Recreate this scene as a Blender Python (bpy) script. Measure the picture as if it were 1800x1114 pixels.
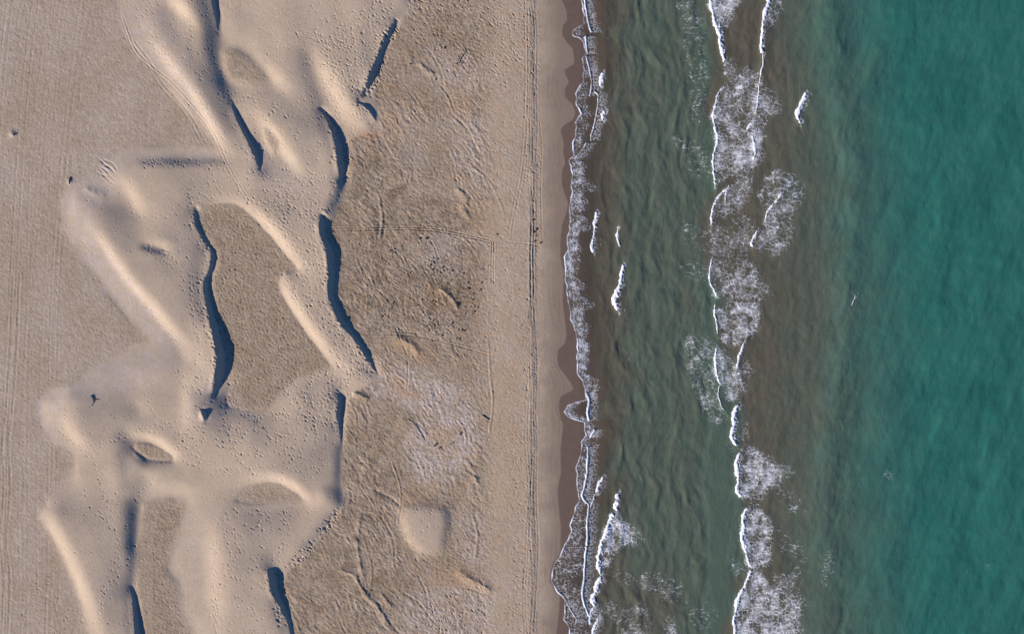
import bpy, math, time
import numpy as np
from mathutils import Vector
T0 = time.time()
# ------------------------------------------------------------------ scene set-up
for o in list(bpy.data.objects): bpy.data.objects.remove(o)
scene = bpy.context.scene
COL = scene.collection
S = 0.075            # metres of ground for one unit of the survey grid
CU, CV = 900.0, 557.0
DZ_GAIN = 1.0
H = 100.0            # flying height of the camera above the flats
SUN_EL, SUN_AZ = 19.0, 33.0   # elevation; degrees south of west

cam_d = bpy.data.cameras.new('camera'); cam = bpy.data.objects.new('camera', cam_d); COL.objects.link(cam)
cam.location = (0, 0, H); cam.rotation_euler = (0, 0, 0)
cam_d.sensor_width = 36.0; cam_d.lens = 36.0*H/(1800*S)
cam_d.clip_start = 1.0; cam_d.clip_end = 5000
scene.camera = cam

world = bpy.data.worlds.new('World'); scene.world = world; world.use_nodes = True
wn = world.node_tree.nodes; wl = world.node_tree.links
sky = wn.new('ShaderNodeTexSky'); sky.sky_type = 'NISHITA'; sky.sun_disc = False
sky.sun_elevation = math.radians(SUN_EL); sky.sun_rotation = math.radians(270-SUN_AZ)
sky.air_density = 0.7; sky.dust_density = 0.0; sky.ozone_density = 9.0
wl.new(sky.outputs[0], wn['Background'].inputs[0]); wn['Background'].inputs[1].default_value = 0.078

sun_d = bpy.data.lights.new('sun', 'SUN'); sun = bpy.data.objects.new('sun', sun_d); COL.objects.link(sun)
sun_d.energy = 4.6; sun_d.angle = math.radians(0.5); sun_d.color = (1.0, 0.895, 0.80)
az = math.radians(SUN_AZ); el = math.radians(SUN_EL)
sun.rotation_euler = Vector((math.cos(az)*math.cos(el), math.sin(az)*math.cos(el), -math.sin(el))).to_track_quat('-Z', 'Y').to_euler()
vs = scene.view_settings
vs.view_transform = 'Standard'; vs.look = 'None'; vs.gamma = 1.0; vs.exposure = 0.96; vs.use_curve_mapping = False

# ------------------------------------------------------------------ numeric helpers
F = np.float32
def _hash(ix, iy, seed):
    n = (ix.astype(np.int64)*374761393 + iy.astype(np.int64)*668265263 + seed*974634777) & 0xffffffff
    n = ((n ^ (n >> 13))*1274126177) & 0xffffffff
    n = (n ^ (n >> 16)) & 0xffffffff
    return n.astype(F)*F(1/4294967295.0)
def vnoise(x, y, seed=0):
    """gradient noise, about -1..1"""
    x = np.asarray(x, F); y = np.asarray(y, F)
    x0 = np.floor(x); y0 = np.floor(y); fx = x-x0; fy = y-y0
    ix = x0.astype(np.int64); iy = y0.astype(np.int64)
    u = fx*fx*fx*(fx*(fx*6-15)+10); v = fy*fy*fy*(fy*(fy*6-15)+10)
    def g(dx, dy):
        a = _hash(ix+dx, iy+dy, seed)*F(2*math.pi)
        return np.cos(a)*(fx-dx)+np.sin(a)*(fy-dy)
    a = g(0,0); b = g(1,0); c = g(0,1); d = g(1,1)
    return ((a+(b-a)*u)*(1-v)+(c+(d-c)*u)*v)*F(1.5)
def fbm(x, y, octv=4, seed=0, gain=.5):
    t = 0; a = 1.0; n = 0
    for i in range(octv):
        t = t+a*vnoise(x*2**i, y*2**i, seed+i*17); n += a; a *= gain
    return t/n
def worley(x, y, seed=0):
    x = np.asarray(x, F); y = np.asarray(y, F)
    ix = np.floor(x).astype(np.int64); iy = np.floor(y).astype(np.int64)
    f1 = np.full(x.shape, 9, F); f2 = np.full(x.shape, 9, F)
    for dx in (-1,0,1):
        for dy in (-1,0,1):
            jx = ix+dx; jy = iy+dy
            d = np.hypot(jx+_hash(jx,jy,seed)-x, jy+_hash(jx,jy,seed+5)-y)
            f2 = np.minimum(f2, np.maximum(f1, d)); f1 = np.minimum(f1, d)
    return f1, f2
def sst(a, b, x):
    t = np.clip((x-a)/(b-a), 0, 1); return t*t*(3-2*t)
def resample(pts, step=1.0, n=None, smooth=True):
    p = np.array(pts, float)
    if smooth and len(p) > 2:      # Catmull-Rom
        q = np.vstack([2*p[0]-p[1], p, 2*p[-1]-p[-2]]); out = []
        for i in range(1, len(q)-2):
            t = np.linspace(0, 1, 12, endpoint=False)[:, None]
            a, b, c, d = q[i-1], q[i], q[i+1], q[i+2]
            out.append(.5*((2*b)+(-a+c)*t+(2*a-5*b+4*c-d)*t*t+(-a+3*b-3*c+d)*t**3))
        p = np.vstack(out+[p[-1:]])
    L = np.r_[0, np.cumsum(np.hypot(*np.diff(p[:, :2], axis=0).T))]
    if n is None: n = max(2, int(L[-1]/step)+1)
    s = np.linspace(0, L[-1], n)
    return np.stack([np.interp(s, L, p[:, k]) for k in range(p.shape[1])], 1)
def poly_in(u, v, poly):
    """even-odd test"""
    r = np.zeros(u.shape, bool); n = len(poly)
    for i in range(n):
        x1, y1 = poly[i]; x2, y2 = poly[(i+1) % n]
        if y1 == y2: continue
        c = ((v < y1) != (v < y2)) & (u < (x2-x1)*(v-y1)/(y2-y1)+x1)
        r ^= c
    return r
def seg_dist(u, v, pts, extra=None):
    """distance to a polyline, parameter along it, side (positive on the right-hand, +u, side)"""
    d2 = np.full(u.shape, 1e12, F); tt = np.zeros(u.shape, F); L = 0.0
    tot = sum(math.hypot(pts[i+1][0]-pts[i][0], pts[i+1][1]-pts[i][1]) for i in range(len(pts)-1))
    side = np.zeros(u.shape, F)
    for i in range(len(pts)-1):
        x1, y1 = pts[i][:2]; x2, y2 = pts[i+1][:2]; dx = x2-x1; dy = y2-y1; l2 = dx*dx+dy*dy+1e-9
        t = np.clip(((u-x1)*dx+(v-y1)*dy)/l2, 0, 1)
        e = (u-x1-t*dx)**2+(v-y1-t*dy)**2; m = e < d2; l = math.sqrt(l2)
        d2 = np.where(m, e, d2); tt = np.where(m, (L+t*l)/tot, tt)
        side = np.where(m, (u-x1)*dy-(v-y1)*dx, side); L += l
    return np.sqrt(d2), tt, np.sign(side)
def gauss2(a, sig):
    r = int(3*sig+1); k = np.exp(-.5*(np.arange(-r, r+1)/sig)**2); k = (k/k.sum()).astype(F)
    for ax in (0, 1):
        p = np.pad(a, [(r, r) if i == ax else (0, 0) for i in (0, 1)], mode='edge'); o = np.zeros_like(a)
        n = a.shape[ax]
        for j, kk in enumerate(k):
            o += kk*(p[j:j+n, :] if ax == 0 else p[:, j:j+n])
        a = o
    return a
def X(u): return (np.asarray(u)-CU)*S
def Y(v): return (CV-np.asarray(v))*S

# ------------------------------------------------------------------ survey of the dunes (u right, v down, z metres)
WEST = [(-3000,-3000),(213,-3000),(213,0),(216,50),(240,95),(285,135),(330,195),(365,240),(388,264),(350,262),(300,257),(255,258),(215,264),(195,280),(176,306),(150,318),(122,322),(108,345),(110,395),(138,450),(180,508),(228,568),(265,598),(232,606),(180,640),(130,672),(86,684),(66,718),(72,748),(95,778),(128,800),(130,830),(95,870),(70,905),(88,935),(108,980),(128,1030),(150,1085),(160,1114),(180,1180),(180,4000),(-3000,4000)]
P1 = [(352,372),(362,362),(380,357),(410,357),(430,367),(450,388),(480,420),(505,450),(527,474),(510,478),(494,482),(488,496),(492,512),(504,535),(530,572),(560,615),(586,645),(560,655),(520,667),(496,685),(484,702),(466,722),(430,722),(400,714),(397,700),(404,682),(409,650),(408,628),(401,605),(384,557),(371,505),(379,478),(383,447),(367,424),(352,394)]
P2 = [(392,88),(415,86),(440,103),(468,130),(472,150),(440,150),(405,140),(394,115)]
P3 = [(462,222),(480,233),(492,255),(482,270),(468,255)]
P4 = [(230,783),(242,776),(262,777),(285,787),(305,800),(308,811),(285,809),(262,806),(242,796)]
P5 = [(413,879),(425,863),(445,850),(470,845),(495,850),(520,865),(540,879),(510,882),(470,884),(440,886)]
P6 = [(250,884),(285,876),(332,880),(318,930),(300,965),(292,1000),(312,1030),(316,1080),(345,1114),(350,1180),(262,1180),(252,1114),(244,1070),(236,1030),(238,990),(246,930)]
EASTB = [(732,-3000),(728,0),(702,48),(685,82),(672,116),(663,150),(658,175),(666,210),(668,232),(640,236),(614,246),(615,290),(611,321),(604,345),(583,390),(582,412),(597,450),(597,488),(595,525),(610,557),(631,586),(655,627),(672,660),(640,680),(612,703),(607,735),(604,785),(602,840),(608,868),(604,890),(585,920),(560,952),(532,985),(506,1003),(497,1035),(509,1066),(516,1100),(526,1160),(526,4000)]
EAST = EASTB+[(9000,4000),(9000,-3000)]
MOUND = [(705,892),(722,886),(748,885),(780,887),(791,900),(787,935),(776,962),(748,976),(722,956),(708,925)]
# crest line, edge of the cast shadow, height of the foot
SLIPS = [
 ([(345,366),(343,394),(359,424),(371,448),(364,482),(357,503),(367,557),(376,602),(380,628),(376,664),(374,694)],
  [(352,369),(352,394),(368,424),(383,447),(380,478),(372,505),(386,557),(402,605),(409,628),(408,656),(397,700)], 0),
 ([(567,376),(561,405),(573,443),(576,484),(577,521),(598,569),(619,592),(640,625),(662,657)],
  [(581,388),(582,412),(598,450),(598,488),(596,525),(611,557),(632,586),(656,627),(672,658)], 0),
 ([(562,188),(578,218),(588,252),(593,290),(598,322)], [(574,196),(595,225),(611,259),(617,290),(611,326)], 0),
 ([(698,34),(677,61),(660,106),(646,136),(638,166)], [(704,44),(687,82),(674,116),(664,150),(652,172)], 0),
 ([(632,180),(640,188),(650,197),(660,212)], [(636,178),(647,182),(657,193),(665,210)], .12),
 ([(407,175),(412,200),(425,230),(438,255),(447,275),(457,298)], [(411,175),(421,199),(436,228),(447,248),(456,270),(466,294)], .15),
 ([(355,719),(357,730),(362,740)], [(366,720),(372,731),(371,743)], .34),
 ([(597,690),(591,728),(595,750),(600,785)], [(608,692),(608,735),(605,755),(605,787)], 0),
 ([(231,1028),(234,1070),(237,1114),(240,1180)], [(236,1030),(246,1070),(254,1114),(262,1180)], 0),
 ([(471,1004),(477,1040),(490,1062),(504,1090),(511,1114),(520,1160)], [(495,1003),(498,1035),(509,1066),(515,1090),(519,1114),(528,1160)], 0),
 ([(371,-60),(373,0),(379,30),(384,58)], [(382,-60),(384,0),(386,35),(387,58)], .1),
]
# line, height(s)
LINES = [
 ([(263,68),(290,106),(307,133),(341,174),(368,222),(397,264)], .36), ([(277,72),(304,108),(322,136),(355,176),(382,222),(408,258)], .66),
 ([(268,-60),(292,0),(318,25),(340,52)], .42), ([(296,-60),(320,0),(341,28),(352,60)], .86), ([(338,90),(375,150),(400,200)], .50),
 ([(345,0),(350,30),(356,80),(368,120)], [.84,.8,.7,.5]), ([(388,20),(389,60),(388,100),(390,120)], .1), ([(392,130),(404,168)], .16), ([(376,130),(398,180)], .42),
 ([(450,98),(478,138),(500,166)], .30), ([(466,95),(497,135),(520,158)], .56), ([(400,-60),(402,0),(410,60)], .28), ([(470,-60),(480,0),(515,60),(535,110)], .45),
 ([(436,190),(456,215),(478,240),(503,275),(530,312)], .26), ([(455,188),(476,218),(497,247),(522,283),(550,315)], .57),
 ([(545,150),(560,184)], .3), ([(540,92),(556,140),(572,180),(606,218),(640,236)], [.44,.34,.26,.05,0]), ([(556,86),(583,130),(607,168),(636,204)], [.68,.76,.7,.42]), ([(640,-60),(640,0),(620,80)], .58), ([(700,-60),(706,0)], .5),
 ([(470,330),(540,345),(585,352)], .38), ([(548,230),(568,300)], .56), ([(430,310),(450,335)], .42),
 ([(159,405),(173,421),(196,462),(224,496),(265,537),(299,578),(319,602),(328,634)], .32), ([(171,396),(187,420),(211,460),(239,498),(281,541),(314,584),(334,610),(344,640)], .58),
 ([(204,310),(220,340),(236,368),(247,392)], .38), ([(220,305),(240,340),(257,374)], .60), ([(212,392),(228,404),(245,414)], .34), ([(135,345),(165,372),(190,372)], .30),
 ([(290,315),(325,350)], .52),
 ([(352,363),(362,354),(380,349),(410,348),(434,358)], .34), ([(434,358),(458,378),(484,406),(510,438),(537,470)], [.38,.52,.54,.54,.46]),
 ([(245,291),(310,291),(392,288)], [.42,.56,.48]), ([(245,282),(310,281),(390,279)], .27),
 ([(252,436),(275,447),(295,447)], .6), ([(256,430),(278,436),(297,441)], .42), ([(262,424),(290,429),(307,442)], .68),
 ([(275,465),(318,530),(345,590)], .58), ([(300,650),(340,685)], .5), ([(400,735),(440,742)], .32),
 ([(95,725),(112,755),(130,778),(162,806)], .33), ([(108,715),(128,745),(148,770),(176,794)], .54), ([(115,699),(160,700),(215,702)], .6), ([(175,730),(205,745)], .44), ([(250,700),(256,735),(240,762)], .62),
 ([(310,690),(318,745)], .5), ([(331,690),(338,742)], .74), ([(350,712),(349,738)], .62), ([(380,722),(381,744)], .34),
 ([(240,767),(270,769),(297,783),(322,803)], [.4,.5,.52,.45]), ([(237,796),(243,808),(252,818),(285,818),(312,817)], [.42,.6,.64,.5,.45]), ([(246,798),(252,803),(259,811),(287,811),(306,813)], .08),
 ([(270,845),(330,850)], .5), ([(250,866),(330,866)], .12),
 ([(225,866),(221,910),(223,960),(228,1010)], [.55,.66,.56,.4]), ([(249,882),(246,920),(240,962),(235,1015)], .04),
 ([(82,905),(99,940),(117,975),(135,1015),(151,1055),(166,1095),(174,1120),(190,1180)], .34), ([(97,902),(113,936),(131,971),(149,1011),(165,1051),(180,1091),(188,1120),(204,1180)], .60), ([(150,900),(170,940),(200,1000)], .52), ([(140,830),(170,870)], .44),
 ([(360,900),(354,960),(352,1020),(362,1114)], .28), ([(386,925),(386,1000),(392,1060),(400,1114),(405,1180)], .58), ([(435,940),(440,1000),(455,1090)], .58), 
 ([(408,868),(428,850),(455,840),(480,838),(506,844),(532,861),(552,881)], [.25,.42,.48,.5,.5,.48,.36]), ([(440,896),(500,893),(545,890)], .17),
 ([(500,770),(440,790),(560,760)], .58), ([(596,800),(592,848)], .3), ([(598,884),(574,904),(548,938),(518,970),(495,992)], .42),
 ([(501,474),(505,492),(513,513),(540,558),(570,602),(600,636)], [.28,.42,.5,.54,.52,.42]), ([(548,400),(545,500)], .58),
 ([(592,325),(579,350),(571,374)], [.5,.42,.45]), ([(612,338),(602,358),(588,380)], 0), ([(232,822),(227,866)], .62), ([(258,838),(252,868)], .26), ([(466,304),(474,335)], .4),
 ([(490,705),(516,684),(560,668)], .1), ([(512,722),(540,694),(580,682)], .42), ([(600,655),(625,668)], .34),
]
MEET = {(263,68): .42, (277,72): .44, (268,-60): .5, (296,-60): .52, (450,98): .36, (466,95): .4, (436,190): .34, (455,188): .38, (159,405): .38, (171,396): .40, (204,310): .42, (220,305): .46, (95,725): .36, (108,715): .38, (256,430): .5, (252,436): .52}
# ------------------------------------------------------------------ terrain grid
DU = 1.25
fu = np.arange(-60, 1046, DU); fv = np.arange(-60, 1175, DU)
NU, NV = len(fu), len(fv)
U, V = np.meshgrid(fu.astype(F), fv.astype(F))
def par(p, z):     # a point seen at height z from the flying camera -> its place on the ground
    p = np.asarray(p, float); k = 1-np.asarray(z)/H
    return np.stack([CU+(p[..., 0]-CU)*k, CV+(p[..., 1]-CV)*k], -1)
cpts = []          # control points u, v, z
slip_pts = []
for cr, ed, b in SLIPS:
    L = max(np.hypot(*np.diff(np.array(cr, float), axis=0).T).sum(), 10); n = int(L/.5)
    c = resample(cr, n=n); e = resample(ed, n=n)
    ts = np.linspace(0, 1, n); tl = min(.2, 26/L); tap = np.clip((ts if cr[0] != (471,1004) else ts+1)/tl, .12, 1)*np.clip((1-ts)/tl, .12, 1); e = c+(e-c)*np.sqrt(tap)[:, None]
    tg = np.gradient(c, axis=0); tg /= np.hypot(tg[:, 0], tg[:, 1])[:, None]+1e-9
    w = np.abs((e-c)[:, 0]*tg[:, 1]-(e-c)[:, 1]*tg[:, 0])
    h = b+w/32.5*.92
    jg = 1.3*fbm(c[:, 0]/7, c[:, 1]/7, 3, 15)[:, None]; c = c+jg*np.c_[np.ones(n), np.zeros(n)]
    toe = c+(e-c)*.56
    cpts.append(np.c_[par(c, h), h]); cpts.append(np.c_[par(toe, b), np.full(n, b)])
    slip_pts += [par(c, h), toe]
for pts, z in LINES:
    zz = (np.full(len(pts), z) if np.isscalar(z) else np.array(z, float))*.80
    if tuple(pts[0]) in MEET: zz = zz.copy(); zm = MEET[tuple(pts[0])]*.80; zz[0] = zm; zz[-1] = zm
    q = resample(np.c_[np.array(pts, float), zz], .5)
    cpts.append(np.c_[par(q[:, :2], q[:, 2]), q[:, 2]])
CP = np.vstack(cpts)
wu = U+3*fbm(U/22, V/22, 3, 3); wv = V+3*fbm(U/22, V/22, 3, 4)     # uneven outlines
in_w = poly_in(wu, wv, WEST); in_e = poly_in(U, V, EAST)
hol = [poly_in(U+k_*(wu-U), V+k_*(wv-V), p) for p, k_ in ((P1, .9), (P2, 1.6), (P3, 1.2), (P4, .6), (P5, .7), (P6, 1.5))]
HZ = (0, .15, .15, .08, .08, 0)
fixm = np.zeros(U.shape, bool); fixz = np.zeros(U.shape, F)
def setf(m, z): fixm[m] = True; fixz[m] = z
setf(in_w, .12); setf(in_e, 0)
for m, z in zip(hol, HZ): setf(m, z)
iu = np.round((CP[:, 0]-fu[0])/DU).astype(int); iv = np.round((CP[:, 1]-fv[0])/DU).astype(int)
ok = (iu >= 0) & (iu < NU) & (iv >= 0) & (iv < NV)
acc = np.zeros(U.shape); cnt = np.zeros(U.shape)
np.add.at(acc, (iv[ok], iu[ok]), CP[ok, 2]); np.add.at(cnt, (iv[ok], iu[ok]), 1)
m = cnt > 0; fixm |= m; fixz[m] = (acc[m]/cnt[m]).astype(F)
def relax(z, fm, fz, it):
    for _ in range(it):
        p = np.pad(z, 1, mode='edge'); z = (p[:-2, 1:-1]+p[2:, 1:-1]+p[1:-1, :-2]+p[1:-1, 2:])*F(.25)
        z[fm] = fz[fm]
    return z
Z = None
for k in (16, 8, 4, 2, 1):
    hh = (NV+k-1)//k; ww = (NU+k-1)//k
    A = np.zeros((hh*k, ww*k), F); M = np.zeros((hh*k, ww*k), F)
    A[:NV, :NU] = fixz*fixm; M[:NV, :NU] = fixm
    a = A.reshape(hh, k, ww, k).sum((1, 3)); mm = M.reshape(hh, k, ww, k).sum((1, 3))
    fm = mm > 0; fz = np.where(fm, a/np.maximum(mm, 1), 0).astype(F)
    if Z is None: z = np.full((hh, ww), .3, F)
    else: z = np.repeat(np.repeat(Z, 2, 0), 2, 1)[:hh, :ww].copy()
    z[fm] = fz[fm]
    Z = relax(z, fm, fz, 300 if k > 4 else (120 if k > 1 else 70))
Z = Z[:NV, :NU]
# soften everything except the slip faces
SP = np.vstack(slip_pts); sm = np.zeros(U.shape, F)
iu = np.round((SP[:, 0]-fu[0])/DU).astype(int); iv = np.round((SP[:, 1]-fv[0])/DU).astype(int)
ok = (iu >= 0) & (iu < NU) & (iv >= 0) & (iv < NV); sm[iv[ok], iu[ok]] = 1
near = np.clip(gauss2(sm, 5)*14, 0, 1)
hm = np.zeros(U.shape, F)
for m in hol: hm = np.maximum(hm, m.astype(F))
hs = np.maximum(np.maximum(hol[0], hol[3]), hol[4]).astype(F); edge_h = np.clip(1-np.abs(gauss2(hs, 4)-.5)*2.2, 0, 1)
Zs = gauss2(Z, 5.6); Zm = gauss2(Z, 2.2); Zf = gauss2(Z, .95)
Z = Zs*(1-edge_h)+Zm*edge_h
Z = Z*(1-near)+Zf*near
# gentle swelling of the dune backs: surveyed slopes up (+) or down (-) along the wind-and-light axis, integrated to heights
SLOPES = [([(362,5),(370,60),(376,105),(390,140)], 16, -.115), ([(395,140),(410,172)], 12, -.07), ([(340,95),(365,150),(395,200),(420,250)], 14, -.08), ([(538,105),(550,145),(562,182)], 15, -.12), ([(568,215),(580,255),(588,300)], 10, -.09),
 ([(606,320),(598,345),(582,372)], 10, -.17), ([(640,60),(648,110)], 8, -.06), ([(200,375),(236,390)], 19, -.10), ([(178,365),(210,366)], 12, -.05), ([(310,300),(342,330),(332,368)], 24, -.055), ([(352,440),(346,500),(356,560)], 12, -.09),
 ([(390,695),(384,722),(394,748)], 18, -.11), ([(165,714),(200,716),(238,726)], 18, -.11), ([(214,768),(236,786)], 10, -.11), ([(225,885),(228,955)], 13, -.12), ([(175,880),(150,898),(118,888)], 16, -.06), ([(410,705),(442,742)], 20, -.06), ([(482,736),(505,720)], 12, -.05),
 ([(592,700),(586,748)], 12, -.11), ([(601,780),(594,820),(598,858)], 8, -.11), ([(582,862),(602,882)], 10, -.13), ([(540,958),(578,915)], 10, -.09), ([(468,980),(480,1020)], 9, -.09), ([(485,1060),(502,1105)], 10, -.11), ([(440,912),(505,906)], 14, -.07), ([(425,960),(450,1040)], 22, -.035), ([(232,1015),(230,1110)], 10, -.09),
 ([(640,648),(657,660)], 8, -.11), ([(470,152),(500,192),(532,216)], 14, -.06), ([(450,262),(464,304)], 9, -.11), ([(255,288),(300,284),(340,287),(388,284)], 6, -.10), ([(255,436),(285,443)], 5, -.18),
 ([(293,-10),(318,20),(336,40)], 9, .18), ([(266,72),(300,118),(330,150)], 8, .14), ([(330,150),(360,200),(385,245),(398,265)], 6, .20), ([(458,108),(485,140),(502,162)], 9, .13), ([(448,203),(480,240),(500,270),(527,307)], 8, .17), ([(556,105),(580,150),(605,190),(632,216)], 13, .18),
 ([(158,398),(185,432),(225,490),(270,545),(310,595),(329,632)], 7, .20), ([(130,380),(180,470),(250,560)], 14, .045), ([(214,313),(235,345),(250,375),(262,397)], 10, .15), ([(268,426),(302,436)], 6, .13), ([(440,363),(480,404),(522,456)], 7, .17), ([(490,488),(505,525),(540,575),(582,632)], 7, .16),
 ([(108,718),(125,755),(157,797)], 10, .13), ([(245,698),(256,737)], 10, .09), ([(322,650),(331,700),(331,742)], 9, .11), ([(243,769),(275,774),(308,796)], 6, .17), ([(84,908),(110,955),(140,1020),(163,1092)], 9, .17), ([(423,853),(470,837),(512,848),(547,881)], 5, .18),
 ([(380,925),(377,1000),(386,1090)], 15, .13), ([(532,690),(500,720),(480,746)], 10, .07), ([(600,640),(612,660)], 8, .12), ([(340,560),(346,610),(336,650)], 12, .055), ([(556,858),(566,886)], 6, .1), ([(480,55),(500,100)], 14, .055), ([(400,-10),(430,40)], 16, -.04), ([(600,40),(640,20)], 20, .03),
 ([(300,480),(335,540)], 26, -.03), ([(110,820),(150,830)], 20, .03), ([(300,760),(330,720)], 18, .05), ([(350,830),(420,800)], 24, .03), ([(470,790),(560,800)], 28, -.05), ([(400,760),(450,770)], 22, .05), ([(540,700),(560,730)], 14, -.06), ([(540,740),(575,790)], 16, -.04), ([(450,690),(440,720)], 12, -.05), ([(190,820),(205,860)], 12, .06), ([(215,800),(222,850)], 9, -.09),
 ([(180,925),(205,1000),(205,1080)], 18, -.06), ([(450,340),(500,370)], 14, -.03), ([(560,260),(545,310)], 16, -.03), ([(420,300),(440,340)], 14, .05), ([(285,30),(310,70)], 12, -.07), ([(255,20),(250,60)], 12, .04), ([(520,20),(540,80)], 20, -.03), ([(610,110),(630,160)], 16, -.03), ([(640,200),(655,225)], 8, -.1), ([(130,340),(125,400)], 9, .08), ([(200,300),(195,330)], 9, .06), ([(85,700),(72,740)], 9, .08), ([(95,690),(130,684)], 6, .08), ([(260,640),(320,610)], 14, -.05), ([(230,680),(300,660)], 14, .035)]
gsl = np.zeros(U.shape, F)
for pts, w, m_ in SLOPES:
    q = resample(pts, 8); lo = q.min(0)-5*w; hi = q.max(0)+5*w
    j0, j1 = np.searchsorted(fu, [lo[0], hi[0]]); i0, i1 = np.searchsorted(fv, [lo[1], hi[1]]); sl = np.s_[i0:i1, j0:j1]
    d, t, sd = seg_dist(U[sl], V[sl], q); tp = .25+.75*sst(-.02, .3, t)*(1-sst(.7, 1.02, t)) if m_ > 0 else 1.0
    ww = np.where(sd > 0, w*2.1, w*1.1) if m_ > 0 else w*1.35
    gsl[sl] += m_*(1.45 if m_ > 0 else 1.6)*np.exp(-(d/ww)**2)*tp
pw = 256; G_ = np.pad(gsl, pw); kx = np.fft.fftfreq(G_.shape[1], DU*S)*2*np.pi; ky = np.fft.fftfreq(G_.shape[0], DU*S)*2*np.pi
KX, KY = np.meshgrid(kx, ky); ks = KX*math.cos(az)-KY*math.sin(az)      # v runs down, so north is -v
dz = np.real(np.fft.ifft2(-1j*ks*np.fft.fft2(G_)/(ks**2+.10*(KX**2+KY**2)+.02)))[pw:-pw, pw:-pw].astype(F)
dmask = gauss2(1-np.maximum(np.maximum(in_w*.6, in_e), hm).astype(F), 4)
Z += DZ_GAIN*gauss2(dz, 1.5)*dmask
print('swell range', dz.min(), dz.max())
print('dunes solved', round(time.time()-T0, 1))
# ------------------------------------------------------------------ ground cover fields
dune = np.clip(1-np.maximum(np.maximum(in_w, in_e), hm), 0, 1).astype(F)
dune_s = gauss2(dune, 1.3)
westf = gauss2(in_w.astype(F), 4); eastf = gauss2(in_e.astype(F), 1.5); holf = gauss2(hm, 1.6)
hmw = np.zeros(U.shape, F)
for m, w_ in zip(hol, (.95, .72, .62, .75, .72, .7)): hmw = np.maximum(hmw, m*F(w_))
holf = np.clip(gauss2(hmw, 4.2)*1.25-.12+.22*fbm(U/7, V/7, 3, 18)*gauss2(dune, 5)*gauss2(hm, 5)*4, 0, 1).astype(F)
hp6 = gauss2(hol[5].astype(F), 9)*2.0-.75; holf = np.where(poly_in(U, V, [(285,860),(400,860),(400,1180),(270,1180),(270,960)]), np.clip(hp6+.35*fbm(U/14, V/14, 3, 14), 0, 1), holf).astype(F)
n1 = fbm(U/60, V/60, 5, 11); n2 = fbm(U/25, V/25, 4, 12); n3 = fbm(U/9, V/9, 3, 13)
# wrinkled eastern flats: streaks trending down to the right
ca, sa = math.cos(math.radians(55)), math.sin(math.radians(55))
wx = U+22*fbm(U/70, V/70, 3, 31); wy = V+22*fbm(U/70, V/70, 3, 32)
al = wx*ca+wy*sa; ac = -wx*sa+wy*ca
wr = fbm(al/46, ac/9, 4, 21, .6)
wr2 = 1-np.abs(fbm(al/60, ac/16, 3, 23))*2.4
back = eastf*(1-sst(838, 880, U+16*n1))                 # back beach, west of the driven berm
wr_amt = back*np.clip(.42+1.5*fbm(U/80, V/80, 2, 41)+.35*np.exp(-((U-650)/70)**2), .08, 1.05)
Z += wr_amt*(.050*wr+.026*np.clip(wr2, -.5, 1)+.034*fbm(al/11, ac/5, 3, 26))
# berm and swash slope
bz = .05*sst(845, 900, U)-.10*sst(930, 946, U+6.0*n2+4*n1)-.30*sst(945, 1075, U)*1.15
Z += eastf*bz
Z -= eastf*np.clip((U-1020)/80, 0, 3)*.25
# low ochre mound on the back beach
mo = gauss2(poly_in(U+4*n2, V+4*n3, MOUND).astype(F), 5.0)
Z = Z*(1-mo)+mo*(.36-.0010*(V-930)-.00006*((U-748)**2+(V-930)**2)+.02*n1)
ridge_lines = [([(706,872),(745,879),(786,884),(797,896),(803,912)], 5, .03), ([(655,858),(690,878),(706,892)], 4, -.10), ([(800,1000),(830,1020),(868,1040)], 7, .14), ([(830,835),(836,842),(835,850)], 5, .13),
  ([(770,505),(790,520),(806,545)], 4, .13), ([(690,590),(720,605),(740,625)], 7, .14), ([(735,110),(750,125),(765,133)], 4, .12), ([(620,690),(650,702)], 5, .15),
  ([(700,735),(720,750),(735,780)], 14, .10), ([(800,330),(820,352),(812,365),(826,388)], 5, .12), ([(825,356),(870,352)], 5, .06),
  ([(585,1000),(620,1010),(640,1040),(670,1075),(690,1110)], 4, .10), ([(625,940),(632,985),(640,1020)], 3.5, .09), ([(655,1035),(620,1060)], 3, .08), ([(668,1040),(690,1070)], 3, .08), ([(635,900),(628,940)], 4, .07)]
for pts, w, a in ridge_lines:
    lo = np.min(np.array(pts), 0)-5*w; hi = np.max(np.array(pts), 0)+5*w
    j0, j1 = np.searchsorted(fu, [lo[0], hi[0]]); i0, i1 = np.searchsorted(fv, [lo[1], hi[1]])
    sl = np.s_[i0:i1, j0:j1]
    d, t, sd = seg_dist(U[sl]+3*n2[sl], V[sl]+3*n3[sl], resample(pts, 6))
    Z[sl] += a*np.exp(-(d/w)**2)*(1+.5*n2[sl])*np.where(sd > 0, 1, .8)*sst(0, .12, t)*(1-sst(.85, 1, t))
# broad undulation and rough crust
Z += dune_s*(.06*fbm(U/85, V/85, 2, 51)+.006*n2)
rough = (1-mo)*np.clip(.55*westf+.95*holf+back*.8+eastf*.45*(1-sst(944, 950, U)), 0, 1)
crust = fbm(U/4.6, V/4.6, 2, 61); crust2 = fbm(U/10, V/7, 3, 62)
Z += rough*.8*(.034*crust+.024*crust2+.030*holf*fbm(U/3.4, V/3.4, 2, 63)+.022*back*fbm(U/6, V/6, 2, 64))*(1-sst(940, 972, U+8*n2))
ap = westf*(1-in_w)+dune_s*np.clip(fbm(U/50, V/50, 3, 71)*1.5, 0, 1)*.5
Z += np.clip(ap, 0, 1)*.008*crust
Z += westf*.004*fbm((U*.8+V*.6)/12, (V*.8-U*.6)/3.6, 3, 72)
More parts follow.
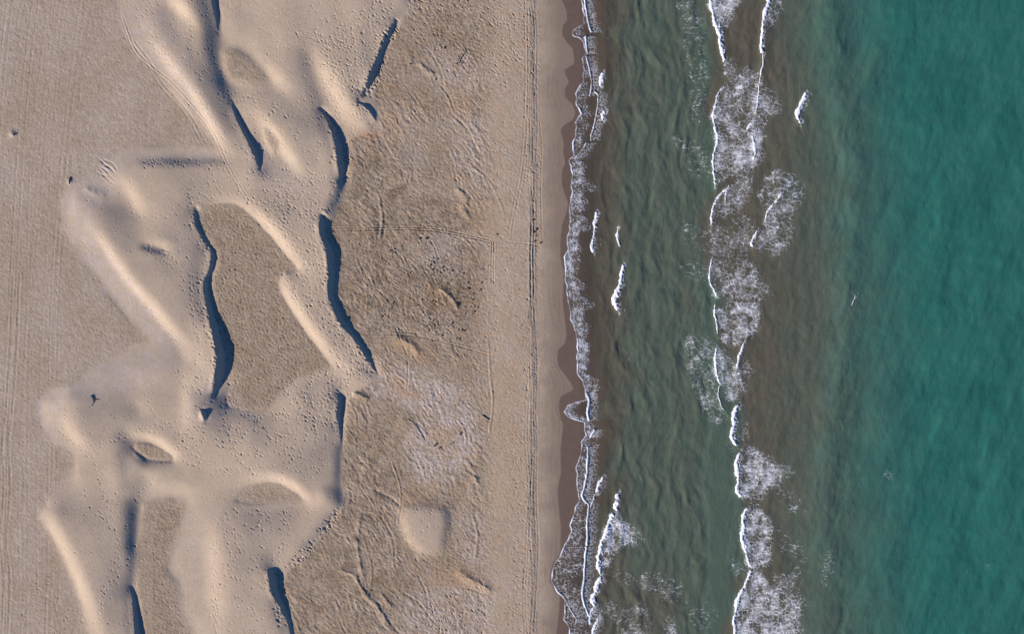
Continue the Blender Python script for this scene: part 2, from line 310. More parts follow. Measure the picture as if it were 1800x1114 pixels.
# pale wind-blown aprons on the west side: fine streaks
# ------------------------------------------------------------------ tyre tracks
def window(pts, pad):
    lo = np.min(pts, 0)-pad; hi = np.max(pts, 0)+pad
    j0, j1 = np.searchsorted(fu, [lo[0], hi[0]]); i0, i1 = np.searchsorted(fv, [lo[1], hi[1]])
    return np.s_[i0:i1, j0:j1]
trk = np.zeros(U.shape, F)
def track(pts, gauge=9, w=1.6, depth=.035, twin=True, step=12, mask=None):
    p = resample(pts, step)
    tg = np.gradient(p, axis=0); tg /= np.hypot(tg[:, 0], tg[:, 1])[:, None]+1e-9
    for off in ((-gauge/2, gauge/2) if twin else (0,)):
        q = p+np.stack([tg[:, 1], -tg[:, 0]], 1)*off
        for i in range(0, len(q)-1, 10):
            qq = q[i:i+11]
            if len(qq) < 2: continue
            sl = window(qq, 7)
            if U[sl].size == 0: continue
            d, t, _ = seg_dist(U[sl]+.8*n3[sl], V[sl], qq)
            e = (t > 0) & (t < 1)
            prof = np.exp(-(d/w)**2)-.55*np.exp(-((d-w*1.9)/w)**2)
            if mask is not None: prof = prof*mask[sl]
            Z[sl] -= depth*prof*e*(.45+.9*np.clip(.5+1.2*n2[sl], 0, 1)); trk[sl] = np.maximum(trk[sl], np.exp(-(d/(w*1.3))**2)*e)
rng = np.random.default_rng(7)
for u0 in (30, 52, 74, 96, 118, 131, 152, 175):
    vv = np.linspace(-60, 1180, 30); b = rng.uniform(55, 95); k = rng.uniform(300, 480)
    uu = u0-b*(1-np.exp(-np.maximum(vv+60, 0)/k))+rng.uniform(-4, 4)+3*np.sin(vv/rng.uniform(90, 160)+u0)
    track(np.c_[uu, vv], gauge=rng.uniform(8, 12), w=1.5, depth=rng.uniform(.004, .013), twin=rng.random() < .7, mask=westf**3)
track([(12,1180),(10,1114),(14,1020),(8,950),(14,860),(12,780),(20,690),(26,600),(30,480)], 11, 1.8, .018, True, 12, westf**3)
track([(215,30),(226,60),(240,92),(275,125),(300,145),(335,182),(372,228),(398,285),(436,352)], 5, 1.2, .016)
track([(235,75),(262,110),(285,150),(330,200),(360,255)], 7, 1.4, .012)
track([(584,403),(640,402),(700,401),(755,403),(800,410),(862,424)], 3.6, 1.1, .055)
track([(642,587),(700,588),(740,592),(775,600),(820,612),(866,626)], 3, 1.0, .035, False)
track([(867,425),(866,470),(866,500)], 3.4, 1.1, .05)
track([(893,425),(900,425),(948,432)], 2.6, 1.0, .03, False)
track([(897,420),(899,395),(908,350),(917,300),(922,250),(926,150),(925,-60)], 5, 1.2, .022)
for k, u0 in enumerate((932, 936, 941)):
    vv = np.linspace(-60, 1180, 40); track(np.c_[u0+4*np.sin(vv/170+k)+2.5*np.sin(vv/61+2*k)+5*vnoise(vv/120, vv*0+k, 19)-10*np.clip((vv-900)/250, 0, 1), vv], 4, 1.3, .02, k != 1)
track([(949,215),(953,260),(951,330),(953,420)], 3, 1.0, .03, False)
track([(858,600),(862,660),(866,710),(860,760)], 4, 1.6, -.03, False)
track([(666,345),(672,385),(668,420)], 4, 2.2, -.06, False)
for k in range(44):     # wandering old marks on the back beach
    u0, v0 = rng.uniform(610, 850), rng.uniform(-20, 1130); a = rng.uniform(.5, 1.4); L = rng.uniform(30, 120)
    if not poly_in(np.array([u0]), np.array([v0]), EAST)[0]: continue
    p = [(u0, v0), (u0+L*.5*math.cos(a), v0+L*.5*math.sin(a)), (u0+L*math.cos(a+.2), v0+L*math.sin(a+.2))]
    track(p, 4, rng.uniform(1.2, 2.2), rng.uniform(-.035, .035), False)
# ------------------------------------------------------------------ footprints
FP = []            # u, v, half length, half width, angle, depth
def trail(pts, depth=.09, size=.86, jit=1.1):
    p = resample(pts, 8.2)
    for i in range(len(p)):
        if rng.random() < .14: continue
        a, b = p[max(i-1, 0)], p[min(i+1, len(p)-1)]; ang = math.atan2(b[1]-a[1], b[0]-a[0])
        o = 1.5*(1 if i % 2 else -1)
        FP.append((p[i, 0]-math.sin(ang)*o+rng.normal(0, jit), p[i, 1]+math.cos(ang)*o+rng.normal(0, jit), 2.3*size*rng.uniform(.8, 1.2), 1.45*size*rng.uniform(.8, 1.2), ang+rng.normal(0, .25), depth*rng.uniform(.6, 1.25)))
def scatter(poly, dens, size=1.0, depth=.08, clump=.5, ang=None, cs=30):
    q = np.array(poly, float); lo, hi = np.maximum(q.min(0), -60), np.minimum(q.max(0), [1040, 1174])
    n = int((hi-lo).prod()/1000*dens*3.1); uu = rng.uniform(lo[0], hi[0], n).astype(F); vv = rng.uniform(lo[1], hi[1], n).astype(F)
    pr = np.clip(.5+clump*2.2*fbm(uu/cs, vv/cs, 3, int(dens*10)+5), 0, 1)
    k = poly_in(uu, vv, poly) & (rng.random(n) < pr)
    for x, y in zip(uu[k], vv[k]):
        s = size*.68*min(math.exp(rng.normal(0, .46)), 1.5)
        FP.append((x, y, 2.1*s*rng.uniform(.85, 1.3), 1.35*s*rng.uniform(.8, 1.2), (rng.uniform(0, math.pi) if ang is None else rng.normal(ang, .5)), depth*rng.uniform(.25, 1.6)))
D4 = [(432,356),(470,330),(600,350),(570,385),(562,410),(574,445),(577,520),(600,570),(660,655),(640,672),(600,650),(540,560),(500,500),(496,482),(540,474)]
scatter(D4, 26, 1.0, .085, .4); scatter(D4, 14, .75, .06, .4)
scatter([(560,90),(640,0),(700,0),(655,130),(640,180),(660,225),(612,240),(575,190)], 24, 1.0, .08, .5)
scatter([(520,60),(640,0),(640,180),(600,160)], 14, 1.0, .08, .7)
scatter([(390,0),(640,0),(560,180),(480,160)], 8, .8, .06, .9)
scatter([(385,150),(560,180),(600,350),(460,330),(430,270)], 10, .95, .075, .7)
scatter([(210,0),(365,0),(400,160),(460,300),(390,270),(300,140)], 7, .85, .07, .7)
scatter([(240,278),(400,278),(400,298),(240,298)], 13, .9, .08, .5)
scatter([(200,280),(470,300),(500,360),(350,370),(340,300)], 9, .9, .075, .8)
scatter([(330,320),(350,370),(345,400),(365,440),(355,500),(372,600),(365,690),(330,690),(345,600),(335,480),(310,430),(330,380)], 16, .95, .08, .5)
scatter([(255,425),(300,440),(330,470),(300,480),(250,440)], 22, .9, .08, .5)
scatter([(300,640),(380,680),(400,720),(480,720),(600,660),(600,780),(540,860),(400,850),(300,800),(260,760),(330,720)], 9, .9, .075, .8)
scatter([(480,670),(600,640),(668,650),(610,700),(600,760),(540,740)], 24, 1.0, .085, .5)
scatter([(300,730),(560,720),(560,800),(320,800)], 12, .95, .08, 1.0)
scatter([(100,700),(260,690),(330,760),(230,780),(160,800)], 3.5, .8, .06, .8)
scatter([(400,890),(540,890),(590,900),(500,1000),(480,1114),(370,1114),(370,900)], 8, .9, .075, .9)
scatter([(600,880),(585,900),(545,945),(500,995),(520,1000),(555,960),(605,900)], 34, 1.25, .11, .4)
scatter([(470,1000),(495,1000),(515,1100),(490,1100)], 34, 1.2, .1, .4)
scatter([(440,895),(520,890),(500,930),(430,930)], 16, 1.1, .09, .8)
scatter([(90,880),(240,860),(225,1000),(240,1114),(170,1114)], 3, .85, .065, 1.0)
for cr, ed, b in SLIPS[:4]:       # trampled slip faces
    q = [tuple(x) for x in cr]+[tuple(x) for x in ed][::-1]
    scatter(q, 14, 1.2, .12, .9, None, 22)
    cc_ = resample(cr, 4.5)
    for x_, y_ in cc_:
        if vnoise(np.array([x_/25]), np.array([y_/25]), 16)[0] > .12: FP.append((x_+rng.normal(0, 3.5), y_+rng.normal(0, 2), 2.6*rng.uniform(.7, 1.3), 1.7*rng.uniform(.7, 1.3), rng.uniform(-.6, .6), rng.uniform(.07, .17)))
scatter(SLIPS[3][0]+SLIPS[3][1][::-1], 30, 1.3, .16, .3)
scatter(SLIPS[2][0]+SLIPS[2][1][::-1], 20, 1.3, .13, .4)
scatter([(700,-60),(935,-60),(935,90),(880,130),(790,110),(730,60)], 26, .95, .075, .6, 1.0)
scatter([(720,60),(800,60),(930,150),(850,160),(760,120)], 7, 1.15, .09, .8)
scatter([(860,-60),(940,-60),(946,500),(940,1174),(905,1174),(880,600)], 12, .9, .05, .6, 1.4)
scatter([(922,-60),(950,-60),(952,560),(948,700),(922,700)], 15, .9, .065, .7, 1.4)
scatter([(905,680),(945,680),(940,1174),(890,1174)], 14, .9, .06, .7, 1.4)
scatter([(600,250),(860,140),(880,650),(680,640)], 9, .95, .06, .8, 1.0)
scatter([(610,400),(800,380),(840,560),(780,600),(640,590)], 16, .9, .075, .8, 1.1)
scatter([(620,680),(860,640),(880,1114),(620,1114)], 6, .9, .05, .8)
scatter([(630,690),(860,650),(840,820),(700,860)], 14, .75, .05, .5, 1.2)
scatter([(740,1060),(850,1020),(860,1174),(720,1174)], 34, 1.05, .07, .4, 1.35)
scatter(P1, 12, .9, .075, .6); scatter(P6, 7, .8, .04, .6)
scatter([(-60,-60),(200,-60),(300,150),(180,300),(100,340),(250,580),(80,680),(60,720),(60,1174),(-60,1174)], 6, .8, .04, .6)
scatter([(60,980),(150,1080),(180,1174),(20,1174)], 12, .9, .055, .6)
scatter([(720,888),(775,890),(780,900),(720,898)], 26, 1.0, .07, .4)
scatter([(712,895),(780,895),(745,970)], 4, .9, .06, .6)
scatter([(215,0),(700,0),(600,350),(670,650),(600,880),(500,1000),(500,1114),(170,1114),(90,900),(110,720),(320,640),(110,400),(130,330),(380,270)], 7, .6, .05, .9, None, 45)
for t in [[(262,68),(300,118),(330,150),(345,190),(380,250),(400,268)],[(265,62),(285,75),(295,100),(300,115)],[(341,0),(342,50),(338,90)],[(350,165),(372,200),(395,245),(430,265)],[(345,160),(358,170)],
          [(430,180),(442,200),(455,245),(480,285)],[(470,95),(475,130)],[(232,320),(238,345),(228,355),(232,370),(248,383)],[(182,420),(230,492),(278,560),(310,600)],[(255,380),(300,380),(345,360),(395,338),(420,335)],
          [(118,718),(116,740),(110,760),(130,775),(165,805)],[(150,782),(200,775),(240,760),(300,740)],[(165,800),(180,850),(200,905),(212,965),(210,1010)],[(145,868),(170,895),(205,930)],[(200,1000),(185,1060),(178,1090)],[(190,1010),(180,1060)],[(110,958),(140,965)],[(130,985),(160,990)],
          [(398,900),(400,940),(410,980),(385,1050),(380,1110)],[(402,910),(420,960),(412,1000)],[(380,1000),(378,1060),(382,1114)],[(375,985),(390,960)],[(430,880),(418,900),(425,915)],[(350,420),(365,460),(340,520),(352,600)],[(356,505),(360,560),(368,600)],[(290,440),(320,470),(325,510)],
          [(600,70),(590,110),(605,140)],[(455,300),(500,330),(540,360)],[(500,290),(530,320),(560,330)],[(150,860),(185,905),(208,935)],[(405,790),(450,830),(470,838)],[(560,690),(540,720),(520,760)],[(540,680),(525,730)],[(240,880),(250,860),(270,850)],[(215,955),(238,960)],[(225,980),(240,1018)],[(160,1090),(210,1095),(240,1090)]]:
    trail(t)
FP = np.array(FP); order = rng.permutation(len(FP)); FP = FP[order]
print('footprints', len(FP), round(time.time()-T0, 1))
pit = np.zeros(U.shape, F)
gx = np.arange(-6, 7)
for u0, v0, a, b, th, dp in FP:
    j = int(round((u0-fu[0])/DU)); i = int(round((v0-fv[0])/DU))
    if j < 7 or i < 7 or j > NU-8 or i > NV-8: continue
    sl = np.s_[i-6:i+7, j-6:j+7]
    x = U[sl]-u0; y = V[sl]-v0; c, s = math.cos(th), math.sin(th)
    r = np.sqrt(((x*c+y*s)/a)**2+((y*c-x*s)/b)**2)
    k = np.where(r < 2.1, np.exp(-(r/.95)**3)-.10*np.exp(-((r-1.6)/.38)**2)*(1+.7*np.sign(x*.8+y*.3)), 0)
    Z[sl] -= (.52*dp*k).astype(F)
# isolated lumps beside half-buried things
for u0, v0, r, a in ((23,236,5,.16),(124,320,5,.10),(178,343,9,.07),(165,338,8,.07),(155,334,6,.06),(253,783,4,.0)):
    Z += a*np.exp(-((U-u0)**2+(V-v0)**2)/r**2)*(1+.6*n3)
for k in range(9):      # scoured grooves on the apron
    u0 = 182+rng.uniform(-6,14); v0 = 288+k*3.4; track([(u0-10+rng.uniform(-5,5), v0-6+rng.uniform(-6,6)), (u0+3, v0+rng.uniform(-4,4)), (u0+12, v0+8)], 3, 1.5, .022, False, 4)
print('terrain', round(time.time()-T0, 1))

# ------------------------------------------------------------------ shoreline
SW = np.array([(1022,-60),(1022,0),(1027,25),(1026,40),(1010,50),(1006,56),(1008,63),(1020,66),(1028,82),(1031,92),(1023,102),(1027,123),(1024,143),(1012,164),(1013,184),(1023,199),(1015,206),(1011,215),(1014,224),(1012,232),(1007,252),(1008,273),(1000,281),(1000,286),(1005,293),(1005,341),(1000,372),(1003,391),(997,419),(998,440),(991,451),(994,460),(993,477),(997,518),(1002,548),(1005,565),(1014,589),(1015,620),(1014,651),(1027,678),(1030,692),(1029,702),(1012,706),(997,712),(993,722),(998,733),(1012,738),(1027,742),(1030,764),(1022,777),(1023,793),(1014,816),(1014,847),(1018,879),(1005,912),(1003,925),(1004,935),(988,968),(971,999),(969,1021),(981,1042),(994,1054),(992,1070),(992,1089),(1001,1104),(1000,1114),(996,1180)], float)
WETL = np.array([(986,-60),(988,0),(996,20),(997,36),(990,43),(988,60),(997,75),(1007,85),(1010,108),(1006,116),(993,119),(993,130),(1001,144),(993,154),(993,170),(1007,184),(1012,198),(1007,211),(991,219),(985,230),(991,250),(990,270),(994,285),(988,300),(987,320),(992,340),(999,356),(996,372),(988,395),(985,425),(985,450),(991,480),(990,505),(989,530),(993,560),(996,588),(992,606),(982,612),(979,630),(982,645),(990,655),(1003,672),(1009,684),(1000,690),(991,692),(984,700),(982,715),(985,735),(990,745),(985,790),(986,830),(980,860),(982,890),(986,930),(985,960),(984,1050),(982,1080),(978,1114),(975,1180)], float)
def mirv(v):      # beyond the survey the shore goes on in its own pattern
    p = 2*(fv[-1]-fv[0]); t = np.mod(np.asarray(v, float)-fv[0], p); return fv[0]+np.minimum(t, p-t)
def edge_u(v):
    v = mirv(v); return np.interp(v, SW[:, 1], SW[:, 0])+1.0*np.sin(v/3.1)*np.sin(v/17.0)+.7*np.sin(v/5.3)
def wet_u(v): v = mirv(v); return np.interp(v, WETL[:, 1], WETL[:, 0])
wl_ = wet_u(V[:, 0])[:, None]; sw_ = edge_u(V[:, 0])[:, None]
wl_ = np.convolve(np.pad(wl_[:, 0], 3, mode='edge'), np.ones(7)/7, 'valid')[:, None]
wet = sst(-1.2, 1.2, U-np.minimum(wl_, sw_-3)).astype(F)
# old swash lines left on the lower beach, then the smooth damp sand
for o_, a_ in ((-9, .012), (-17, .009), (-27, .010), (-36, .007)):
    ln = gauss2(np.repeat(wl_, NU, 1).astype(F), 10)+o_+9*fbm(U/60, V/60, 3, 25+int(o_))
    Z += eastf*a_*np.exp(-((U-ln)/1.5)**2)*np.clip(.4+1.5*n1, 0, 1)
low = sst(934, 984, U+16*n1+8*n2+3*n3)*eastf
Z = Z*(1-sst(948, 956, U)*eastf*.0)
SL = -.40          # still water level

# ------------------------------------------------------------------ colour masks
n99 = fbm(U/25, V/25, 3, 99)
def blob(pts, soft=6, warp=8):      # soft uneven patch, worked out only around its outline
    q = np.array(pts, float); sl = window(q, 45); out = np.zeros(U.shape, F)
    out[sl] = gauss2(poly_in(U[sl]+warp*n2[sl]*1.6, V[sl]+warp*n99[sl]*1.6, pts).astype(F), soft/DU*.6)
    return out
damp = np.clip(.62*westf*(1+.35*n1)+.92*holf*(.95+.5*n2)+eastf*(.92+.8*n1+.3*n2)*(1-.62*sst(825, 880, U+20*n1)), 0, 1)
pale = .38*westf*np.clip(.45+1.2*fbm(U/70, V/120, 4, 73)+.5*n3, 0, 1)+eastf*.25*np.clip(.2+1.3*fbm(U/50, V/50, 4, 74), 0, 1)
for p, a in (([(205,0),(290,0),(330,90),(400,270),(300,150),(225,70)], .55), ([(180,270),(390,262),(390,280),(230,282),(210,330),(160,400),(240,500),(330,630),(270,600),(180,510),(110,400),(108,340)], .75), ([(70,690),(180,640),(260,605),(320,640),(230,690),(120,705),(95,760),(130,800),(90,780),(65,730)], .7),
             ([(20,860),(140,830),(80,900),(90,960),(20,1000)], .4), ([(640,680),(700,640),(760,650),(830,700),(850,780),(800,840),(740,850),(700,790),(735,760),(720,720)], .85), ([(735,470),(800,490),(815,420),(760,410)], .8),
             ([(700,1050),(740,1030),(870,1030),(870,1174),(700,1174)], .65), ([(655,190),(720,200),(760,290),(700,300),(660,240)], .5), ([(750,80),(830,90),(830,160),(770,160)], .5), ([(800,180),(860,220),(850,330),(790,280)], .5), ([(-60,-60),(60,-60),(20,180),(-60,260)], .5), ([(430,240),(500,280),(560,340),(480,350),(430,300)], .4), ([(340,640),(420,690),(450,740),(340,740)], .4), ([(790,900),(850,900),(860,1000),(810,990)], .5), ([(330,880),(380,890),(360,1000),(390,1174),(330,1174),(300,1000)], .2)):
    pale = np.maximum(pale, a*blob(p, 12, 12)*np.clip(.62+1.1*n3+.9*n2, 0, 1.2))
ochre = np.zeros(U.shape, F)
for p, a in (([(625,228),(672,232),(672,245),(630,244)], .8), ([(675,660),(710,665),(735,700),(700,700)], .6), ([(800,330),(870,350),(865,425),(820,400)], .3), ([(700,860),(790,885),(790,890),(705,888)], .5), ([(870,640),(920,640),(920,900),(860,900)], .2), ([(670,190),(710,200),(700,270),(680,260)], .45), ([(650,590),(740,600),(760,640),(690,620)], .45), ([(760,990),(830,1000),(870,1040),(760,1030)], .45), ([(745,500),(780,510),(800,560),(760,540)], .5), ([(750,745),(790,745),(790,790),(770,790)], .5), ([(820,840),(838,850),(815,860)], .5), ([(790,160),(830,180),(820,220),(790,200)], .4)):
    ochre = np.maximum(ochre, a*blob(p, 7, 6))
ochre = np.maximum(ochre, eastf*.55*np.clip(fbm(U/18, V/18, 3, 77)-.12, 0, 1)*2*(1-low))
# slightly ruddy sun-dried sand collects on the windward dune shoulders
damp = damp*(1-mo)*(1-.7*pale); pale = pale*(1-low)*(1-mo)
debris = eastf*(1-low)*np.clip(fbm(U/5, V/5, 2, 88)-.32, 0, 1)*2.2*np.clip(.3+fbm(U/60, V/60, 2, 89)*2, 0, 1)
dk = gauss2(poly_in(U+6*n2, V+6*n3, [(715,470),(770,445),(800,455),(830,510),(820,560),(790,580),(740,585),(720,575),(760,540),(750,500),(700,490)]).astype(F), 5)
gr = gauss2(poly_in(U+18*n1, V+18*n2, [(615,250),(700,200),(760,330),(840,380),(830,560),(760,600),(660,610),(600,540),(595,430)]).astype(F), 14)+.8*gauss2(poly_in(U+18*n1, V+18*n2, [(610,730),(690,740),(720,860),(700,960),(760,1040),(690,1114),(520,1114),(510,1020),(600,900)]).astype(F), 14)+.6*gauss2(poly_in(U+14*n1, V+14*n2, [(700,0),(860,0),(900,60),(740,120),(690,200),(670,130)]).astype(F), 12)
debris = np.maximum(debris, eastf*np.clip(gr, 0, 1)*np.clip(.14+.55*n2+.5*n3+.45*fbm(U/3.5, V/3.5, 2, 87), 0, .62))
debris = np.clip(np.maximum(debris, dk*np.clip(fbm(U/4, V/4, 2, 90)+.05, 0, 1)*1.6), 0, 1)

# ------------------------------------------------------------------ full sheets: dense in the surveyed area, growing outwards to the horizon
def grow(a0, sgn, first, end):
    out = []; a = a0; d = first
    while abs(a-a0) < end: a += sgn*d; d *= 1.22; out.append(a)
    return out
eu = np.r_[grow(fu[0], -1, 4, 18000)[::-1], fu, grow(fu[-1], 1, 4, 22000)]
ev = np.r_[grow(fv[0], -1, 4, 20000)[::-1], fv, grow(fv[-1], 1, 4, 20000)]
pl = 2*(fv[-1]-fv[0]); LU = 800.0      # the dune field repeats mirrored to the west as far as the sand flats
eur = np.where(eu < fu[0], fu[0]+np.minimum(np.mod(fu[0]-eu, 2*LU), 2*LU-np.mod(fu[0]-eu, 2*LU)), eu)
ju = np.clip(np.round((eur-fu[0])/DU).astype(int), 0, NU-1); jv = np.clip(np.round((mirv(ev)-fv[0])/DU).astype(int), 0, NV-1)
EU, EV = np.meshgrid(eu, ev)
def ext(a): return a[np.ix_(jv, ju)]
EZ = ext(Z).astype(float)
farw = np.clip(np.maximum(np.maximum(fu[0]-EU, 0), np.maximum(np.maximum(fv[0]-EV, 0), np.maximum(EV-fv[-1], 0)))/120, 0, 1)
EZ = EZ*(1-farw)+ext(gauss2(Z, 7))*farw
out_d = np.maximum(np.maximum(fu[0]-EU, 0), np.maximum(np.maximum(fv[0]-EV, 0), np.maximum(EV-fv[-1], 0)))
EZ += np.where(EU < 900, .5*fbm(EU/260, EV/260, 3, 201)*np.clip(out_d/150, 0, 1), 0)
EZ -= np.clip((EU-fu[-1])/500, 0, 4)*.9
# ------------------------------------------------------------------ materials
def mat(name):
    m = bpy.data.materials.new(name); m.use_nodes = True
    nt = m.node_tree; b = nt.nodes['Principled BSDF']
    return m, nt, b
def nd(nt, t, **k):
    n = nt.nodes.new(t)
    for a, v in k.items(): setattr(n, a, v)
    return n
def mixc(nt, fac, a, b, mode='MIX'):
    n = nd(nt, 'ShaderNodeMix', data_type='RGBA', blend_type=mode)
    for sock, val in ((n.inputs[0], fac), (n.inputs[6], a), (n.inputs[7], b)):
        if hasattr(val, 'links'): nt.links.new(val, sock)
        else: sock.default_value = val if not isinstance(val, tuple) else (*val, 1)
    return n.outputs[2]
def mathn(nt, op, a, b=0.0, c=None):
    n = nd(nt, 'ShaderNodeMath', operation=op)
    for i, v in enumerate((a, b, c)):
        if v is None: continue
        if hasattr(v, 'links'): nt.links.new(v, n.inputs[i])
        else: n.inputs[i].default_value = v
    return n.outputs[0]
def noise(nt, vec, scale, detail=4, rough=.6):
    n = nd(nt, 'ShaderNodeTexNoise'); n.inputs['Scale'].default_value = scale; n.inputs['Detail'].default_value = detail; n.inputs['Roughness'].default_value = rough
    nt.links.new(vec, n.inputs['Vector']); return n.outputs['Fac']
def make_sand():
    m, nt, b = mat('sand')
    at = nd(nt, 'ShaderNodeAttribute', attribute_name='cover'); sp = nd(nt, 'ShaderNodeSeparateColor'); nt.links.new(at.outputs['Color'], sp.inputs[0])
    a2 = nd(nt, 'ShaderNodeAttribute', attribute_name='shore'); s2 = nd(nt, 'ShaderNodeSeparateColor'); nt.links.new(a2.outputs['Color'], s2.inputs[0])
    geo = nd(nt, 'ShaderNodeNewGeometry'); pos = geo.outputs['Position']
    big = noise(nt, pos, .16, 5, .6); mid = noise(nt, pos, 1.1, 5, .65); fine = noise(nt, pos, 6.5, 3, .7)
    c = mixc(nt, big, (.402, .310, .220), (.464, .374, .278))
    dampc = mixc(nt, mid, (.212, .155, .100), (.380, .298, .211))
    c = mixc(nt, sp.outputs[0], c, dampc)
    c = mixc(nt, sp.outputs[1], c, mixc(nt, mid, (.405, .330, .278), (.480, .405, .352)))
    c = mixc(nt, sp.outputs[2], c, (.415, .270, .160))
    c = mixc(nt, s2.outputs[0], c, mixc(nt, big, (.232, .172, .128), (.285, .218, .166)))
    c = mixc(nt, s2.outputs[2], c, (.075, .050, .032))
    c = mixc(nt, s2.outputs[1], c, mixc(nt, mid, (.138, .094, .066), (.178, .126, .092)))
    fine2 = noise(nt, pos, 2.6, 5, .75); f = mathn(nt, 'MULTIPLY', mathn(nt, 'MULTIPLY_ADD', fine, .60, .70), mathn(nt, 'MULTIPLY_ADD', fine2, mathn(nt, 'MULTIPLY_ADD', at.outputs['Alpha'], .75, .18), mathn(nt, 'MULTIPLY_ADD', at.outputs['Alpha'], -.38, .91))); f2 = mathn(nt, 'MULTIPLY_ADD', mid, .28, .86)
    f = mathn(nt, 'MULTIPLY', f, f2)
    cc = nd(nt, 'ShaderNodeCombineColor'); [nt.links.new(f, cc.inputs[i]) for i in range(3)]
    keep = mathn(nt, 'MULTIPLY_ADD', s2.outputs[0], -.6, 1.0)
    c = mixc(nt, keep, c, mixc(nt, 1.0, c, cc.outputs[0], 'MULTIPLY'))
    nt.links.new(c, b.inputs['Base Color'])
    r = mathn(nt, 'MULTIPLY_ADD', s2.outputs[1], -.52, .92); nt.links.new(r, b.inputs['Roughness'])
    sp_ = mathn(nt, 'MULTIPLY_ADD', s2.outputs[1], .35, .1); nt.links.new(sp_, b.inputs['Specular IOR Level'])
    bu = nd(nt, 'ShaderNodeBump'); bu.inputs['Distance'].default_value = .05
    hgt = mathn(nt, 'ADD', noise(nt, pos, 3.2, 4, .7), mathn(nt, 'MULTIPLY', noise(nt, pos, 9, 2, .6), .45))
    mpr = nd(nt, 'ShaderNodeMapping'); nt.links.new(pos, mpr.inputs[0]); mpr.inputs['Rotation'].default_value = (0, 0, math.radians(-14)); mpr.inputs['Scale'].default_value = (3.4, .8, 1)
    hgt = mathn(nt, 'ADD', hgt, mathn(nt, 'MULTIPLY', noise(nt, mpr.outputs[0], 1.0, 3, .55), mathn(nt, 'MULTIPLY_ADD', at.outputs['Alpha'], -1.0, 1.0)))
    nt.links.new(hgt, bu.inputs['Height'])
    st = mathn(nt, 'MULTIPLY_ADD', at.outputs['Alpha'], .80, .20); st = mathn(nt, 'MULTIPLY', st, mathn(nt, 'MULTIPLY_ADD', s2.outputs[0], -.92, 1.0))
    nt.links.new(st, bu.inputs['Strength']); nt.links.new(bu.outputs[0], b.inputs['Normal'])
    return m
def make_sea():
    m, nt, b = mat('sea_water')
    at = nd(nt, 'ShaderNodeAttribute', attribute_name='water'); sp = nd(nt, 'ShaderNodeSeparateColor'); nt.links.new(at.outputs['Color'], sp.inputs[0])
    geo = nd(nt, 'ShaderNodeNewGeometry'); pos = geo.outputs['Position']
    mp = nd(nt, 'ShaderNodeMapping'); nt.links.new(pos, mp.inputs[0]); mp.inputs['Rotation'].default_value = (0, 0, math.radians(24)); mp.inputs['Scale'].default_value = (1.0, .42, 1)
    streak = noise(nt, mp.outputs[0], 1.25, 7, .72); cloud = noise(nt, pos, .12, 5, .6); fine = noise(nt, pos, 3.0, 4, .7)
    g = mixc(nt, streak, (.054, .085, .060), (.104, .142, .104))
    br = mixc(nt, streak, (.066, .062, .043), (.136, .122, .088))
    te = mixc(nt, cloud, (.014, .100, .082), (.036, .156, .124))
    c = mixc(nt, sp.outputs[0], g, br); c = mixc(nt, sp.outputs[1], c, te)
    c = mixc(nt, sp.outputs[2], c, (.080, .160, .128))
    nt.links.new(c, b.inputs['Base Color'])
    b.inputs['Roughness'].default_value = .12; b.inputs['IOR'].default_value = 1.33
    nt.links.new(at.outputs['Alpha'], b.inputs['Alpha'])
    bu = nd(nt, 'ShaderNodeBump'); bu.inputs['Distance'].default_value = .12; bu.inputs['Strength'].default_value = .48
    mp2 = nd(nt, 'ShaderNodeMapping'); nt.links.new(pos, mp2.inputs[0]); mp2.inputs['Rotation'].default_value = (0, 0, math.radians(18)); mp2.inputs['Scale'].default_value = (1.0, .45, 1)
    hgt = mathn(nt, 'ADD', noise(nt, mp2.outputs[0], 1.3, 5, .62), mathn(nt, 'MULTIPLY', fine, .25)); nt.links.new(hgt, bu.inputs['Height']); nt.links.new(bu.outputs[0], b.inputs['Normal'])
    return m
def make_foam():
    m, nt, b = mat('foam')
    at = nd(nt, 'ShaderNodeAttribute', attribute_name='froth')
    geo = nd(nt, 'ShaderNodeNewGeometry')
    c = mixc(nt, noise(nt, geo.outputs['Position'], 5, 3, .6), (.70, .73, .76), (.90, .91, .91))
    nt.links.new(c, b.inputs['Base Color']); b.inputs['Roughness'].default_value = .7; b.inputs['Specular IOR Level'].default_value = .2
    nt.links.new(at.outputs['Fac'], b.inputs['Alpha'])
    bu = nd(nt, 'ShaderNodeBump'); bu.inputs['Distance'].default_value = .08; bu.inputs['Strength'].default_value = .5
    nt.links.new(noise(nt, geo.outputs['Position'], 4, 4, .7), bu.inputs['Height']); nt.links.new(bu.outputs[0], b.inputs['Normal'])
    return m
def make_plain(name, c1, c2, rough=.85, sc=8):
    m, nt, b = mat(name); tc = nd(nt, 'ShaderNodeTexCoord')
    nt.links.new(mixc(nt, noise(nt, tc.outputs['Object'], sc, 4), c1, c2), b.inputs['Base Color']); b.inputs['Roughness'].default_value = rough
    return m
SAND, SEA, FOAM = make_sand(), make_sea(), make_foam()
WEED = make_plain('dried_seaweed', (.018, .013, .009), (.06, .045, .028)); WOOD = make_plain('weathered_wood', (.16, .13, .10), (.34, .29, .24)); DARKWOOD = make_plain('dark_wood', (.04, .035, .035), (.10, .085, .075)); STONE = make_plain('grey_stone', (.22, .21, .21), (.36, .34, .33))

